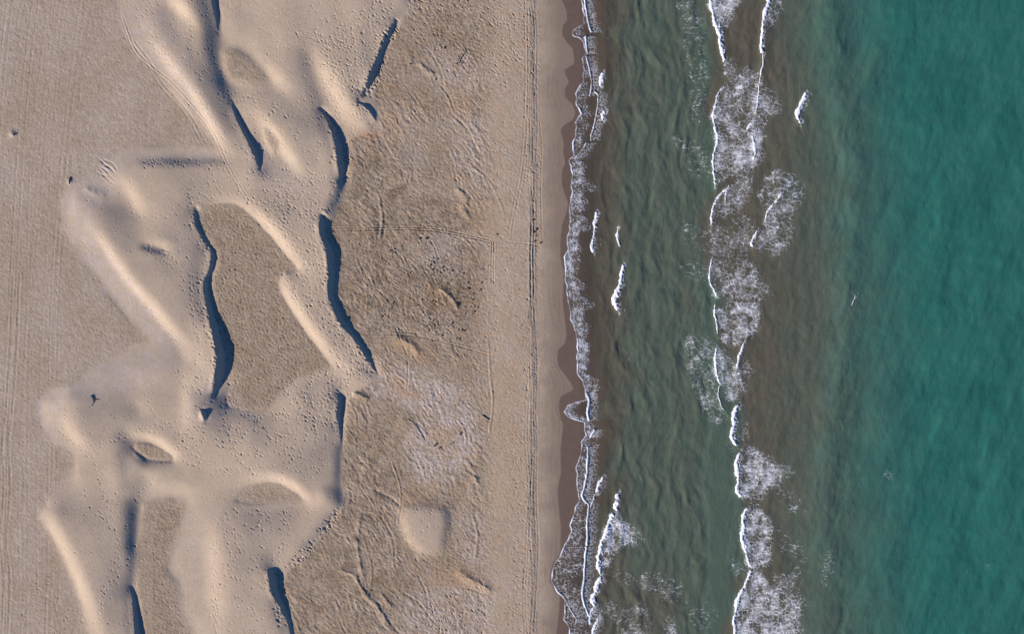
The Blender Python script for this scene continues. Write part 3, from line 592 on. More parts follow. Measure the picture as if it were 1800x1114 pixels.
# ------------------------------------------------------------------ mesh builder
def grid_normals(XX, YY, ZZ):
    dxu = np.gradient(ZZ, axis=1)/np.gradient(XX, axis=1); dyv = np.gradient(ZZ, axis=0)/np.gradient(YY, axis=0)
    n = np.stack([-dxu, -dyv, np.ones_like(ZZ)], -1); return n/np.linalg.norm(n, axis=-1, keepdims=True)
def mesh_from_quads(name, co, quads, colors=None, floats=None, normals=None, material=None):
    um = np.zeros(len(co), bool); um[quads.ravel()] = True; used = np.flatnonzero(um); inv = np.cumsum(um)-1; q = inv[quads]; c = co[used]
    me = bpy.data.meshes.new(name); me.vertices.add(len(c)); me.vertices.foreach_set('co', c.astype(F).ravel())
    me.loops.add(q.size); me.loops.foreach_set('vertex_index', q.astype(np.int32).ravel())
    me.polygons.add(len(q)); me.polygons.foreach_set('loop_start', np.arange(0, q.size, 4, dtype=np.int32))
    me.update(calc_edges=True); me.polygons.foreach_set('use_smooth', np.ones(len(q), bool))
    for k, a in (colors or {}).items():
        at = me.attributes.new(k, 'FLOAT_COLOR', 'POINT'); at.data.foreach_set('color', a[used].astype(F).ravel())
    for k, a in (floats or {}).items():
        at = me.attributes.new(k, 'FLOAT', 'POINT'); at.data.foreach_set('value', a[used].astype(F).ravel())
    if normals is not None: me.normals_split_custom_set_from_vertices(normals[used].tolist())
    if material: me.materials.append(material)
    o = bpy.data.objects.new(name, me); COL.objects.link(o); return o
def quads_of(nv, nu):
    i = np.arange(nv-1)[:, None]*nu+np.arange(nu-1)[None]; return np.stack([i, i+nu, i+nu+1, i+1], -1)      # counter-clockwise seen from above
def tag(o, label=None, cat=None, group=None, kind=None):
    if label: o['label'] = label
    if cat: o['category'] = cat
    if group: o['group'] = group
    if kind: o['kind'] = kind
    return o
print('masks', round(time.time()-T0, 1))
# --- split the sand sheet into the landforms one can tell apart
GX, GY = X(EU), Y(EV)
NRM = grid_normals(GX, GY, EZ).reshape(-1, 3)
co = np.stack([GX, GY, EZ], -1).reshape(-1, 3)
cover = np.stack([ext(damp), ext(pale), ext(ochre), ext(rough)], -1).reshape(-1, 4)
shore = np.stack([ext(low), ext(wet), ext(debris), np.ones(EU.shape)], -1).reshape(-1, 4)
Q = quads_of(len(ev), len(eu))
FUc = (EU[:-1, :-1]+EU[1:, 1:])/2; FVc = (EV[:-1, :-1]+EV[1:, 1:])/2
reg = np.zeros(FUc.shape, int)
def ext_face(mask): return ext(mask.astype(F))[:-1, :-1] > .5
LAND = {1: ('sand_plain', 'flat wind-rippled sand plain with long tyre tracks on the far left'), 2: ('beach', 'rough brown back beach between the dunes and the lower beach'), 3: ('damp_sand', 'smooth damp lower beach strip above the dark wet sand'), 4: ('wet_sand', 'dark wet scalloped sand strip beside the swash'), 5: ('seabed', 'sandy bed under the shallow water')}
reg[:] = 0
reg[ext_face(in_w)] = 1; reg[ext_face(in_e)] = 2
lowm = (U > 950+3*n2) & in_e; wetm = (wet > .5) & in_e
reg[ext_face(lowm)] = 3; reg[ext_face(wetm)] = 4
swf = edge_u(FVc); reg[FUc > swf+6] = 5
HOLL = ['large brown hollow floor between the two long slip faces', 'small brown hollow near the top beside the soft dark slope', 'tiny brown hollow beside the thin slip face near the top', 'small oval hollow with a bright upper rim at lower left', 'arched half-moon hollow with a bright curved rim', 'long brown strip of ground at the bottom beside the lower left slip face']
for k, (m, l) in enumerate(zip(hol, HOLL)):
    reg[ext_face(m)] = 10+k; LAND[10+k] = ('dune_hollow', l)
mdm = poly_in(U, V, MOUND); reg[ext_face(mdm)] = 20; LAND[20] = ('sand_mound', 'small rounded pale sand mound alone on the brown back beach')
isd = reg == 0
DUNES = [('sand_dune', 'narrow bright-edged dune ridge at upper left with thin slip face', [(-4000,-4000),(371,-4000),(371,0),(386,60),(392,120),(408,175),(438,255),(462,305),(430,280),(392,276),(-4000,276)]),
 ('sand_dune', 'broad footprinted dune at the top middle ending in two blue-shadowed slip faces', [(371,-4000),(3000,-4000),(3000,240),(604,345),(560,352),(470,322),(462,305),(438,255),(408,175),(392,120),(386,60),(371,0)]),
 ('sand_dune', 'large smooth dune left of centre with long curved shadowed slip face', [(-4000,276),(392,276),(430,280),(462,305),(470,322),(434,358),(352,372),(409,650),(397,705),(340,690),(-4000,672)]),
 ('sand_dune', 'densely trampled dune in the middle with long dark slip face above the back beach', [(434,358),(470,322),(560,352),(604,345),(3000,345),(3000,660),(560,662),(440,500)]),
 ('sand_dune', 'pale low dune at lower left around the small oval hollow', [(-4000,672),(340,690),(397,705),(400,740),(345,850),(335,880),(345,4000),(-4000,4000)]),
 ('sand_dune', 'wide smooth dune at bottom middle around the arched half-moon hollow', [(3000,660),(560,662),(440,700),(397,705),(400,740),(345,850),(335,880),(345,4000),(3000,4000)])]
for k, (nme, l, p) in enumerate(DUNES):
    reg[isd & poly_in(FUc, FVc, p)] = 30+k; LAND[30+k] = (nme, l)
reg[reg == 0] = 31
for r in np.unique(reg):
    nme, l = LAND[int(r)]
    o = mesh_from_quads(nme, co, Q[reg == r], {'cover': cover, 'shore': shore}, None, NRM, SAND)
    tag(o, l, kind='structure')
print('land built', round(time.time()-T0, 1))

def zsand(u, v):
    x = np.clip((u-fu[0])/DU, 0, NU-1.001); y = np.clip((v-fv[0])/DU, 0, NV-1.001)
    i = y.astype(int); j = x.astype(int); a = x-j; b = y-i
    z = Z[i, j]*(1-a)*(1-b)+Z[i, j+1]*a*(1-b)+Z[i+1, j]*(1-a)*b+Z[i+1, j+1]*a*b
    return z-np.clip((u-fu[-1])/500, 0, 4)*.9
# ------------------------------------------------------------------ waves: crest line, width, height of the water behind it
# breaking waves: label, crest lines [(points, half width)], foam fields [(outline, density, cell)], steepness
WAVES = [
 ('white breaker at the top edge, left of the two beside the brown shallows', [([(1246,-40),(1249,0),(1254,25),(1256,36),(1262,46)], 2.6), ([(1255,33),(1258,42),(1265,58),(1268,66)], 4.5), ([(1265,66),(1267,78),(1271,92),(1273,108)], 3.4)], [([(1246,-40),(1249,0),(1254,30),(1262,42),(1276,46),(1290,28),(1304,0),(1306,-40)], .8, 8)], .22),
 ('white breaker at the top edge, right of the two beside the brown shallows', [([(1356,-40),(1352,0),(1346,15),(1342,38)], 4), ([(1342,38),(1341,58),(1339,78)], 2.5), ([(1340,70),(1338,82),(1341,92)], 3.6), ([(1342,92),(1342,112),(1338,130),(1335,150)], 1.0)], [([(1352,-40),(1352,0),(1346,30),(1352,50),(1366,46),(1372,20),(1380,0),(1382,-40)], .5, 9)], .28),
 ('long lacy foam front over the brown bar in the upper right half', [([(1274,150),(1262,165),(1258,185),(1254,203),(1258,225),(1262,245),(1256,268),(1254,292),(1257,312),(1258,330)], 1.9), ([(1335,148),(1334,170),(1330,195)], 1.2), ([(1322,214),(1314,226)], 2.4), ([(1324,238),(1328,262),(1326,280)], 2.0)],
   [([(1270,152),(1290,135),(1300,110),(1332,125),(1340,150),(1374,178),(1374,195),(1345,205),(1345,260),(1330,290),(1318,305),(1258,318),(1254,290),(1262,245),(1254,203),(1260,170)], .56, 8), ([(1256,262),(1290,252),(1320,220),(1345,240),(1335,290),(1300,300),(1256,300)], .70, 8), ([(1275,110),(1290,100),(1298,130),(1280,160)], .4, 7)], .16),
 ('short curled foam front below the long lacy one on the bar', [([(1280,330),(1268,340),(1258,354),(1252,374),(1251,395)], 2.0), ([(1283,324),(1276,342),(1276,355)], 1.2)], [([(1258,345),(1280,330),(1318,300),(1330,312),(1318,352),(1290,375),(1262,385),(1254,395)], .50, 8)], .16),
 ('detached web of foam seaward of the bar with two short crests', [([(1376,338),(1362,356),(1350,372),(1346,388)], 1.8), ([(1332,405),(1322,426),(1324,433)], 2.2)], [([(1380,300),(1412,320),(1415,352),(1392,372),(1396,405),(1388,425),(1372,450),(1345,442),(1322,430),(1342,392),(1350,372),(1340,350),(1350,310)], .52, 10)], .20),
 ('thin curved crest with sparse lace halfway down the bar', [([(1252,455),(1248,478),(1249,496),(1257,512),(1262,522)], 1.9)], [([(1252,457),(1285,460),(1320,450),(1345,500),(1358,520),(1320,528),(1290,522),(1262,518),(1250,492)], .52, 9)], .16),
 ('square dense foam patch in the middle of the bar', [([(1258,535),(1257,552),(1260,566),(1262,586)], 1.5)], [([(1262,538),(1300,530),(1336,536),(1341,565),(1330,588),(1312,592),(1300,612),(1275,605),(1264,580)], .68, 9)], .18),
 ('tangled foam front with a short slanting crest below the dense patch', [([(1260,610),(1258,632),(1260,650),(1263,666),(1268,676)], 2.0), ([(1309,602),(1303,618),(1299,632),(1295,648)], 2.0), ([(1266,676),(1263,692),(1268,712),(1274,722)], 1.0)], [([(1263,612),(1285,622),(1296,648),(1308,660),(1312,690),(1296,708),(1276,700),(1266,675)], .66, 7), ([(1312,628),(1328,635),(1325,655),(1310,660)], .35, 8)], .2),
 ('bright narrow breaker hanging above the triangular foam fan', [([(1298,712),(1292,724),(1290,740),(1291,752)], 4.2), ([(1291,748),(1286,762),(1290,776),(1294,782)], 4.0)], [([(1298,735),(1315,745),(1320,770),(1300,775),(1296,760)], .38, 8), ([(1275,770),(1292,785),(1296,800),(1280,800)], .3, 7)], .24),
 ('triangular foam fan pointing out to sea from a white crest', [([(1301,796),(1295,812),(1297,830),(1299,848)], 4.0), ([(1299,848),(1295,862),(1303,873)], 3.2)], [([(1302,796),(1308,776),(1330,790),(1346,800),(1362,815),(1375,835),(1378,848),(1350,862),(1335,878),(1318,884),(1304,872),(1298,845)], .74, 8), ([(1365,822),(1380,815),(1396,826),(1390,838),(1372,842)], .42, 9), ([(1316,878),(1330,880),(1345,892),(1318,892)], .35, 8)], .24),
 ('rectangular dense foam breaker above the bottom one', [([(1314,893),(1306,912),(1309,925)], 3.4), ([(1309,925),(1305,942),(1309,962),(1312,972)], 3.8), ([(1312,972),(1318,992),(1324,998)], 1.4)], [([(1310,905),(1320,895),(1345,900),(1356,912),(1360,935),(1352,958),(1362,978),(1352,994),(1322,996),(1310,968)], .80, 7)], .26),
 ('largest foam breaker spreading wide at the bottom edge', [([(1321,1003),(1313,1022),(1306,1036)], 2.4), ([(1306,1036),(1298,1052),(1295,1070)], 4.2), ([(1295,1070),(1291,1090),(1292,1114),(1290,1160)], 2.6)], [([(1320,1004),(1340,1008),(1360,1028),(1385,1040),(1405,1062),(1412,1080),(1406,1100),(1410,1160),(1292,1160),(1294,1075),(1308,1035)], .72, 8)], .26),
 ('lone small white breaker well out from the bar near the top', [([(1418,162),(1412,176),(1405,190),(1402,200),(1407,215)], 4.2)], [([(1414,175),(1428,172),(1430,182),(1416,186)], .4, 7)], .26),
 ('tiny whitecap close to shore, upper of the two near the top', [([(1060,127),(1056,138),(1056,150)], 3.6)], [([(1056,128),(1066,126),(1064,148),(1058,150)], .5, 6)], .14),
 ('tiny whitecap close to shore, lower of the two near the top', [([(1063,194),(1058,203),(1060,211)], 3.2)], [([(1058,195),(1068,193),(1066,210)], .5, 6)], .14),
 ('short thin whitecap close to shore beside the foamy swash', [([(1049,372),(1046,388),(1045,405)], 3.2), ([(1045,405),(1043,420)], 1.3), ([(1042,420),(1040,434),(1043,444)], 3.0)], [([(1044,425),(1056,420),(1060,436),(1044,442)], .3, 7)], .16),
 ('faint slender whitecap above the long bright one', [([(1087,398),(1085,414),(1089,432)], 1.8)], [], .12),
 ('long bright white breaker in the green trough near shore', [([(1096,464),(1093,484),(1089,502)], 3.4), ([(1089,502),(1082,518),(1080,530),(1086,546)], 4.6)], [], .26),
 ('fan-shaped white breaker near shore at the bottom', [([(1087,868),(1084,876)], 3.4), ([(1087,882),(1081,888),(1084,898)], 3.6), ([(1078,903),(1070,920),(1065,938),(1058,950)], 4.2), ([(1058,950),(1054,970),(1051,990),(1055,1008)], 3.8)], [([(1080,898),(1092,902),(1100,920),(1112,928),(1122,948),(1112,958),(1090,962),(1076,968),(1072,985),(1060,1000),(1054,990),(1060,950),(1070,925)], .84, 7), ([(1115,930),(1128,945),(1122,965),(1108,955)], .35, 8)], .26),
 ('stout white breaker near shore just under the fan-shaped one', [([(1056,1014),(1050,1026),(1046,1042)], 5.0), ([(1046,1042),(1041,1054),(1045,1066)], 4.4)], [], .24),
 ('small broken breaker at the bottom edge beside the swash', [([(1044,1068),(1038,1080),(1037,1098)], 2.4), ([(1052,1086),(1046,1100),(1041,1116),(1040,1150)], 3.2)], [([(1040,1070),(1060,1068),(1066,1095),(1050,1120),(1042,1114)], .46, 7)], .18),
 ('tiny whitecap alone on the teal water at mid height', [([(1506,520),(1501,531),(1499,536)], .9)], [([(1497,515),(1510,512),(1508,530),(1498,542)], .35, 6)], .05),
 ('white patch curling onto the swash inside the bottom beach', [([(1060,838),(1052,852),(1048,866)], 3.2), ([(1046,868),(1042,882),(1039,892)], 1.2)], [([(1052,838),(1066,842),(1066,856),(1052,870)], .6, 6)], .12),
]
# loose foam drifting without a crest
PATCHES = [
 ('sparse lace of foam drifting at the top in the green trough', [([(1185,-40),(1210,-40),(1230,20),(1245,60),(1230,80),(1205,50)], .26, 10), ([(1195,60),(1225,60),(1250,130),(1235,230),(1205,200),(1215,120)], .20, 11)]),
 ('thin lace trailing left of the long foam front on the bar', [([(1185,235),(1225,240),(1252,280),(1250,310),(1215,310)], .24, 11)]),
 ('thin broken lace left of the curved crest halfway down', [([(1195,385),(1250,400),(1250,440),(1200,430)], .24, 10), ([(1195,460),(1245,470),(1248,500),(1215,490)], .22, 10)]),
 ('stringy foam web trailing left of the tangled foam front', [([(1208,585),(1245,590),(1262,620),(1262,700),(1280,745),(1255,740),(1225,690),(1212,640)], .38, 9)]),
 ('faint lace over the brown bar between foam fronts', [([(1255,395),(1320,380),(1325,430),(1310,455),(1250,450)], .36, 8)]),
 ('loose foam strings seaward of the triangular fan', [([(1360,850),(1400,870),(1420,900),(1395,905),(1370,880)], .24, 11)]),
 ('loose foam strings seaward of the rectangular breaker', [([(1365,930),(1395,945),(1420,965),(1415,990),(1380,970)], .26, 11), ([(1390,985),(1410,1000),(1415,1030),(1390,1015)], .26, 10)]),
 ('web of loose foam above right of the bottom breaker', [([(1352,1008),(1385,1015),(1415,1040),(1420,1075),(1395,1050),(1365,1030)], .36, 10)]),
 ('faint lace left of the rectangular breaker', [([(1280,985),(1312,990),(1310,1012),(1290,1022)], .26, 9)]),
 ('lace of foam drifting in the trough near the bottom', [([(1075,1005),(1115,1012),(1160,1008),(1205,1028),(1180,1062),(1150,1040),(1095,1028)], .30, 9)]),
 ('lace of foam touching the bottom edge near the shore breakers', [([(1085,1075),(1130,1060),(1145,1085),(1140,1160),(1095,1160)], .34, 8), ([(1060,1060),(1090,1062),(1092,1090),(1065,1090)], .30, 8)]),
 ('lace of foam touching the bottom edge in the green trough', [([(1165,1085),(1190,1090),(1200,1160),(1160,1160)], .5, 8), ([(1205,1065),(1250,1060),(1265,1100),(1230,1114)], .20, 10)]),
 ('small white foam patch alone on the teal water at lower right', [([(1560,826),(1568,828),(1576,845),(1564,844)], .5, 6)]),
 ('tiny foam fleck near the lower right corner', [([(1740,986),(1749,986),(1747,998),(1741,996)], .42, 6)]),
 ('streak of foam flecks along the green water edge at the bottom', [([(1466,960),(1473,962),(1462,1010),(1452,1050),(1450,1020)], .28, 7)]),
 ('faint fleck of foam in the green trough below the long breaker', [([(1102,615),(1107,618),(1106,642),(1102,638)], .5, 6)]),
 ('wisp of foam on the inner green trough above the fan breaker', [([(1090,783),(1096,786),(1097,797),(1092,795)], .6, 5)]),
]
def sea_swell(u, v):
    u = np.asarray(u, F); v = np.asarray(v, F)
    wx_ = u+26*fbm(u/80, v/110, 3, 301); wv_ = v+30*fbm(u/90, v/120, 2, 302)
    tr = sst(1035, 1075, u)*(1-sst(1235, 1265, u)); bar = sst(1255, 1300, u)*(1-sst(1470, 1540, u)); deep = sst(1420, 1560, u)
    z = (.125*tr+.06*bar+.03*deep)*(fbm(wx_/24, wv_/58, 3, 311, .5)-.25*np.abs(fbm(wx_/15, wv_/34, 2, 312)))
    c, s_ = math.cos(math.radians(28)), math.sin(math.radians(28))
    z = z+.032*tr*np.sin((wx_+14*fbm(u/40, v/50, 2, 303))*(2*math.pi/31))*np.clip(.5+1.2*fbm(u/50, v/70, 2, 304), 0, 1.2)
    z = z+(.24*deep+.07*bar)*fbm((wx_*c+wv_*s_)/58, (-wx_*s_+wv_*c)/130, 3, 321, .42)
    z = z+.045*(tr+bar+deep)*fbm((u*c+v*s_)/13, (-u*s_+v*c)/30, 3, 331)
    # green swell line along the outer edge of the bar
    e = np.interp(v, [-60, 150, 300, 450, 600, 760, 900, 1000, 1180], [1455, 1470, 1508, 1500, 1485, 1462, 1448, 1455, 1448])+9*vnoise(v/60, v*0, 8)
    z = z+.20*np.exp(-np.where(u > e, (u-e)/20, (e-u)/30)**2)*np.clip(.7+.6*vnoise(v/90, v*0+3, 9), .1, 1.2)
    return z
WRIDGE = []
for lab, cr, fo, st in WAVES:
    for pts, w in cr: WRIDGE.append((resample(pts, 10), w, st))
def sea_ridges(u, v):
    z = np.zeros(u.shape, F)
    for pts, w, st in WRIDGE:
        lo = pts.min(0)-45; hi = pts.max(0)+45
        m = (u > lo[0]) & (u < hi[0]) & (v > lo[1]) & (v < hi[1])
        if not m.any(): continue
        d, t, sd = seg_dist(u[m], v[m], pts)
        k = np.where(sd > 0, np.exp(-(d/14)**2), np.exp(-(d/4)**2))
        z[m] = np.maximum(z[m], .4*st*k)
    return z
def sea_z(u, v):
    off = u-edge_u(v); zs = zsand(u, v)
    w = SL+(sea_swell(u, v)+sea_ridges(u, v))*sst(10, 70, off)
    film = zs+.006+.03*sst(0, 40, off)
    return np.maximum(w, film)
# --- sea sheet
gs = np.r_[np.arange(0, 60, 1.5), np.arange(60, 520, 2.0), np.arange(520, 860, 2.5), np.array(grow(860, 1, 4, 20000))]
svv = np.r_[grow(-60, -1, 4, 20000)[::-1], np.arange(-60, 1175, 2.0), grow(1174, 1, 4, 20000)]
E = edge_u(svv)[:, None]; wgt = sst(20, 140, gs)[None]
SU = E*(1-wgt)+1005*wgt+gs[None]; SV = np.repeat(svv[:, None], len(gs), 1)
cv_ = mirv(SV)
SZ = sea_z(SU.astype(float), cv_.astype(float)).astype(float)
far = np.clip((np.maximum(np.maximum(-60-SV, SV-1180), SU-1880))/60, 0, 1); SZ = SZ*(1-far)+np.maximum(SL, zsand(SU, cv_)+.01)*far
off = SU-edge_u(cv_)
nb = fbm(SU/45, SV/70, 4, 401); nb2 = fbm(SU/110, SV/150, 3, 402)
uw = SU+26*nb+30*nb2
bar_r = np.interp(SV, [-60, 150, 300, 450, 600, 760, 900, 1000, 1180], [1395, 1410, 1455, 1462, 1462, 1440, 1425, 1430, 1430])
bar_l = np.interp(SV, [-60, 100, 300, 420, 520, 620, 700, 800, 1000, 1180], [1238, 1262, 1248, 1235, 1265, 1290, 1300, 1305, 1310, 1270])
brown = np.maximum(1-sst(1055, 1150, uw+18*nb), sst(-14, 16, uw-bar_l)*(1-sst(-30, 62, uw-bar_r)))
brown = np.maximum(brown, .5*np.clip(.15+1.5*nb, 0, 1)*(1-sst(1190, 1240, SU)))
brown = brown*np.where(SU > 1230, 1-.55*sst(1325, 1420, uw), 1)
brown = np.maximum(brown, .30*sst(1040, 1060, SU)*(1-sst(1215, 1245, SU))*np.clip(.8+1.2*nb, 0, 1.4))
brown = np.maximum(brown, .75*sst(960, 1060, SV)*(1-sst(1150, 1250, uw)))
teal = sst(1400, 1650, SU+35*nb2+14*nb-40*np.clip((300-SV)/300, 0, 1)*-1)
rim = np.interp(SV, [-60, 150, 300, 450, 600, 760, 900, 1000, 1180], [1455, 1470, 1508, 1500, 1485, 1462, 1448, 1455, 1448])
milk = .38*np.exp(-((SU+10*nb-rim+8)/22)**2)*np.clip(.6+1.4*fbm(SU/60, SV/60, 3, 77), 0, 1)+.12*np.clip(fbm(SU/40, SV/25, 4, 404), 0, 1)*2*sst(1450, 1550, SU)
alpha = np.clip(.22+.78*sst(8, 75, off+10*nb), 0, 1)
water = np.stack([brown, teal, np.clip(milk, 0, 1), alpha], -1).reshape(-1, 4)
SX, SY = X(SU), Y(SV)
sea = mesh_from_quads('sea', np.stack([SX, SY, SZ], -1).reshape(-1, 3), quads_of(len(svv), len(gs)).reshape(-1, 4), {'water': water}, None, None, SEA)
tag(sea, 'green and brown sea water reaching from the swash to the right edge', kind='structure')
print('sea', round(time.time()-T0, 1))

# ------------------------------------------------------------------ foam
def lace(u, v, cell, seed):
    a = u+cell*.55*fbm(u/(cell*1.2), v/(cell*1.2), 3, seed+1); b = v+cell*.55*fbm(u/(cell*1.2), v/(cell*1.2), 3, seed+2)
    f1, f2 = worley(a/cell, b/cell, seed); e1 = f2-f1
    f1, f2 = worley(a/(cell*.48)+9, b/(cell*.48), seed+3); e2 = f2-f1
    return np.minimum(e1, e2*.62+.10)
def foam_fields(cr, fo, seed, line=False):
    pts = np.vstack([np.array(p, float) for p, _ in cr]+[np.array(p, float) for p, _, _ in fo])
    lo = np.maximum(np.floor(pts.min(0))-14, [955, -40]); hi = np.minimum(np.ceil(pts.max(0))+14, [1790, 1154])
    u = np.arange(lo[0], hi[0]+1, 1.0); v = np.arange(lo[1], hi[1]+1, 1.0); UU, VV = np.meshgrid(u, v); UU = UU.astype(F); VV = VV.astype(F)
    den = np.zeros(UU.shape, F); cden = np.zeros(UU.shape, F); bul = np.zeros(UU.shape, F)
    na = fbm(UU/9, VV/9, 3, seed+40); nb_ = fbm(UU/9, VV/9, 3, seed+41); nc = fbm(UU/24, VV/24, 2, seed+42)
    for k, (p, d, cell) in enumerate(fo):
        inside = poly_in(UU+11*na+15*nc, VV+11*nb_+12*fbm(UU/24, VV/24, 2, seed+43), p).astype(F); inside = gauss2(inside, 5.0)
        sx = .62 if d < .35 else .85; e = lace(UU*sx+.35*VV*(d < .35), VV*1.15, cell*.92, seed+100+k*10)
        t = d*np.clip(.9+1.3*nc+.7*na, .03, 1.5)*inside; thr = .02+.40*t**1.4
        brk = sst(-.45+.22*(d < .35), .10, fbm(UU/7, VV/4.5, 2, seed+61+k)+.9*max(d-.3, 0)); g = (1-sst(thr*.35, thr+.05, e))*np.clip(.30+.62*d+.6*nb_+.3*nc, .12, 1)*sst(.05, .6, inside)*brk
        g = g*np.clip(.72+.7*fbm(UU/16, VV/5, 2, seed+71), .35, 1); den = np.maximum(den, g); den = np.maximum(den, .20*d*sst(.1, .9, inside)*np.clip(.6+1.2*nc+.5*na, 0, 1))
    for p, w in cr:
        q = resample(p, 2.0); d, t, sd = seg_dist(UU+1.5*na, VV+1.5*nb_, q)
        taper = np.sqrt(np.clip(t*(1-t)*4, 0, 1))*.75+.25
        nz = fbm(UU/4.5, VV/4.5, 2, seed+55); ww = .82*w*taper*np.clip(1+.6*na+.4*nz+.3*nc, .3, 1.8)
        dd = d/np.where(sd > 0, ww*1.3*np.clip(1+1.2*nz, .3, 2), ww*.9)
        c = 1-sst(.75, 1.2, dd); cden = np.maximum(cden, c)
        bul = np.maximum(bul, np.clip(1-dd*dd*.8, 0, 1)*min(.014*w, .06)*(1+.5*nz))
        wisp = sst(.55, 1.0, 1.25-d/(w*3.2)+.9*na)*(sd > 0)*.55*sst(.0, .25, .45-lace(UU, VV, 6, seed+7)); den = np.maximum(den, wisp*(w > 1.6)*np.clip(.7+nz, 0, 1))
    return UU, VV, np.maximum(den, 0), cden, bul, na
def foam_mesh(name, UU, VV, den, bul, mask, na):
    q = quads_of(*UU.shape); mx = np.maximum.reduce([den[:-1, :-1], den[1:, :-1], den[1:, 1:], den[:-1, 1:]])
    sel = (mx > .05) & mask[:-1, :-1]
    if sel.sum() < 4: return None
    u64, v64 = UU.astype(float), VV.astype(float); sel &= (u64 > edge_u(v64)-1.5)[:-1, :-1]
    if sel.sum() < 4: return None
    z = sea_z(u64, v64)+.022+.03*den+bul*(1+.5*na)
    co = np.stack([X(u64), Y(v64), z], -1).reshape(-1, 3)
    return mesh_from_quads(name, co, q[sel], None, {'froth': np.clip(den, 0, 1).reshape(-1)}, None, FOAM)
for k, (lab, cr, fo, st) in enumerate(WAVES):
    UU, VV, den, cden, bul, na = foam_fields(cr, fo, 500+k*37)
    cm = cden >= .5; both = np.maximum(den, cden)
    root = bpy.data.objects.new('breaking_wave', None); COL.objects.link(root)
    p0 = np.array(cr[0][0], float).mean(0); root.location = (X(p0[0]), Y(p0[1]), SL); root.empty_display_size = .3
    tag(root, lab, 'wave', 'breaking waves')
    for nme, m in (('crest', cm), ('foam', ~cm)):
        o = foam_mesh(nme, UU, VV, both, bul, m, na)
        if o is None: continue
        o.parent = root; o.location = -root.location
for k, (lab, fo) in enumerate(PATCHES):
    UU, VV, den, cden, bul, na = foam_fields([], fo, 3500+k*31)
    o = foam_mesh('foam_patch', UU, VV, den, bul*0, np.ones(UU.shape, bool), na)
    if o: tag(o, lab, 'foam', kind='stuff')
# swash: thin white rim and lace film, in stretches
def swash(v0, v1, lab, dens, width, cell, seed, second=None):
    vv = np.arange(v0, v1+.1, 1.0); rim_ = [(edge_u(y)+.8, y) for y in vv[::2]]
    u = np.arange(960, 1075, 1.0); UU, VV = np.meshgrid(u, vv); UU = UU.astype(F); VV = VV.astype(F)
    offs = UU-edge_u(VV).astype(F); na = fbm(UU/9, VV/9, 3, seed); nc = fbm(UU/26, VV/26, 2, seed+1)
    d, t, sd = seg_dist(UU, VV, rim_)
    wr_ = .95+.9*np.clip(nc+.2, 0, 1); den = (1-sst(.5, 1.4, d/wr_))*np.clip(.62+1.1*nc+.5*na, .2, 1)
    W = width*np.clip(1+.9*nc, .4, 1.7)
    t_ = dens*(1-sst(.35, 1.15, offs/W))*(offs > 0)*np.clip(.85+1.1*na+.6*nc, .05, 1.5); thr = .02+.36*t_**1.3
    e = lace(UU*.8, VV*1.25, cell*.8, seed+9); g = (1-sst(thr*.35, thr+.06, e))*np.clip(.22+.5*dens+.5*na, .08, .8)*sst(0, .1, t_)
    den = np.maximum(den, g); bul = .03*(1-sst(0, 2.5, d))
    if second:
        for p, w in second:
            q = resample(p, 2.0); d2, tt, _ = seg_dist(UU+1.2*na, VV, q); ww = w*np.clip(1+.7*na, .4, 1.6)*np.where((tt > 0) & (tt < 1), 1, .01)
            den = np.maximum(den, (1-sst(.6, 1.25, d2/ww))*np.clip(.85+.6*nc, .4, 1)); bul = np.maximum(bul, .07*np.clip(1-d2/ww, 0, 1))
            e2 = lace(UU, VV, 6, seed+19); sdm = sst(0, 3, UU-np.interp(VV, q[:, 1], q[:, 0]))*(1-sst(8, 22, UU-np.interp(VV, q[:, 1], q[:, 0])+8*na))*((VV > q[0, 1]) & (VV < q[-1, 1]))
            den = np.maximum(den, (1-sst(.05, .18*np.clip(1+na, .2, 1.4)+.04, e2))*sdm*.5)
    o = foam_mesh('swash_foam', UU, VV, den.astype(F), bul.astype(F), np.ones(UU.shape, bool), na)
    tag(o, lab, 'foam', 'swash edge foam')
swash(-40, 96, 'thin white swash edge at the top of the beach', .34, 22, 6, 6100, [([(1027,-40),(1028,0),(1032,25),(1036,45),(1040,56)], 1.6), ([(1030,62),(1031,80),(1033,94)], 1.5)])
swash(97, 280, 'looping faint swash edge above the dense lilac swash', .40, 20, 6, 6200, [([(1031,97),(1038,130),(1040,150),(1037,168)], 1.0), ([(1046,160),(1052,170),(1046,215),(1040,235),(1039,246)], 1.0), ([(1032,250),(1020,268),(1010,280)], 1.0)])
swash(281, 575, 'dense lilac-white swash film beside the middle of the wet sand', .66, 30, 6, 6300)
swash(576, 770, 'narrow white swash band curving seaward below the middle', .74, 20, 5, 6400, [([(1031,690),(1036,705),(1033,725),(1036,740)], 2.2), ([(1046,755),(1038,770),(1034,785)], 2.0)])
swash(771, 960, 'thin doubled swash edge beside the fan-shaped breaker', .44, 30, 7, 6500, [([(1034,785),(1033,815),(1030,845),(1024,871),(1030,883),(1035,890),(1032,921),(1033,940),(1032,960)], 1.9)])
swash(961, 1154, 'pointed swash tongue reaching far up the beach at the bottom', .40, 52, 8, 6600, [([(1031,961),(1028,992),(1027,1020),(1024,1045),(1029,1068),(1036,1084)], 1.9), ([(994,1054),(1002,1070),(1013,1088),(1012,1096)], .8)])
print('foam', round(time.time()-T0, 1))
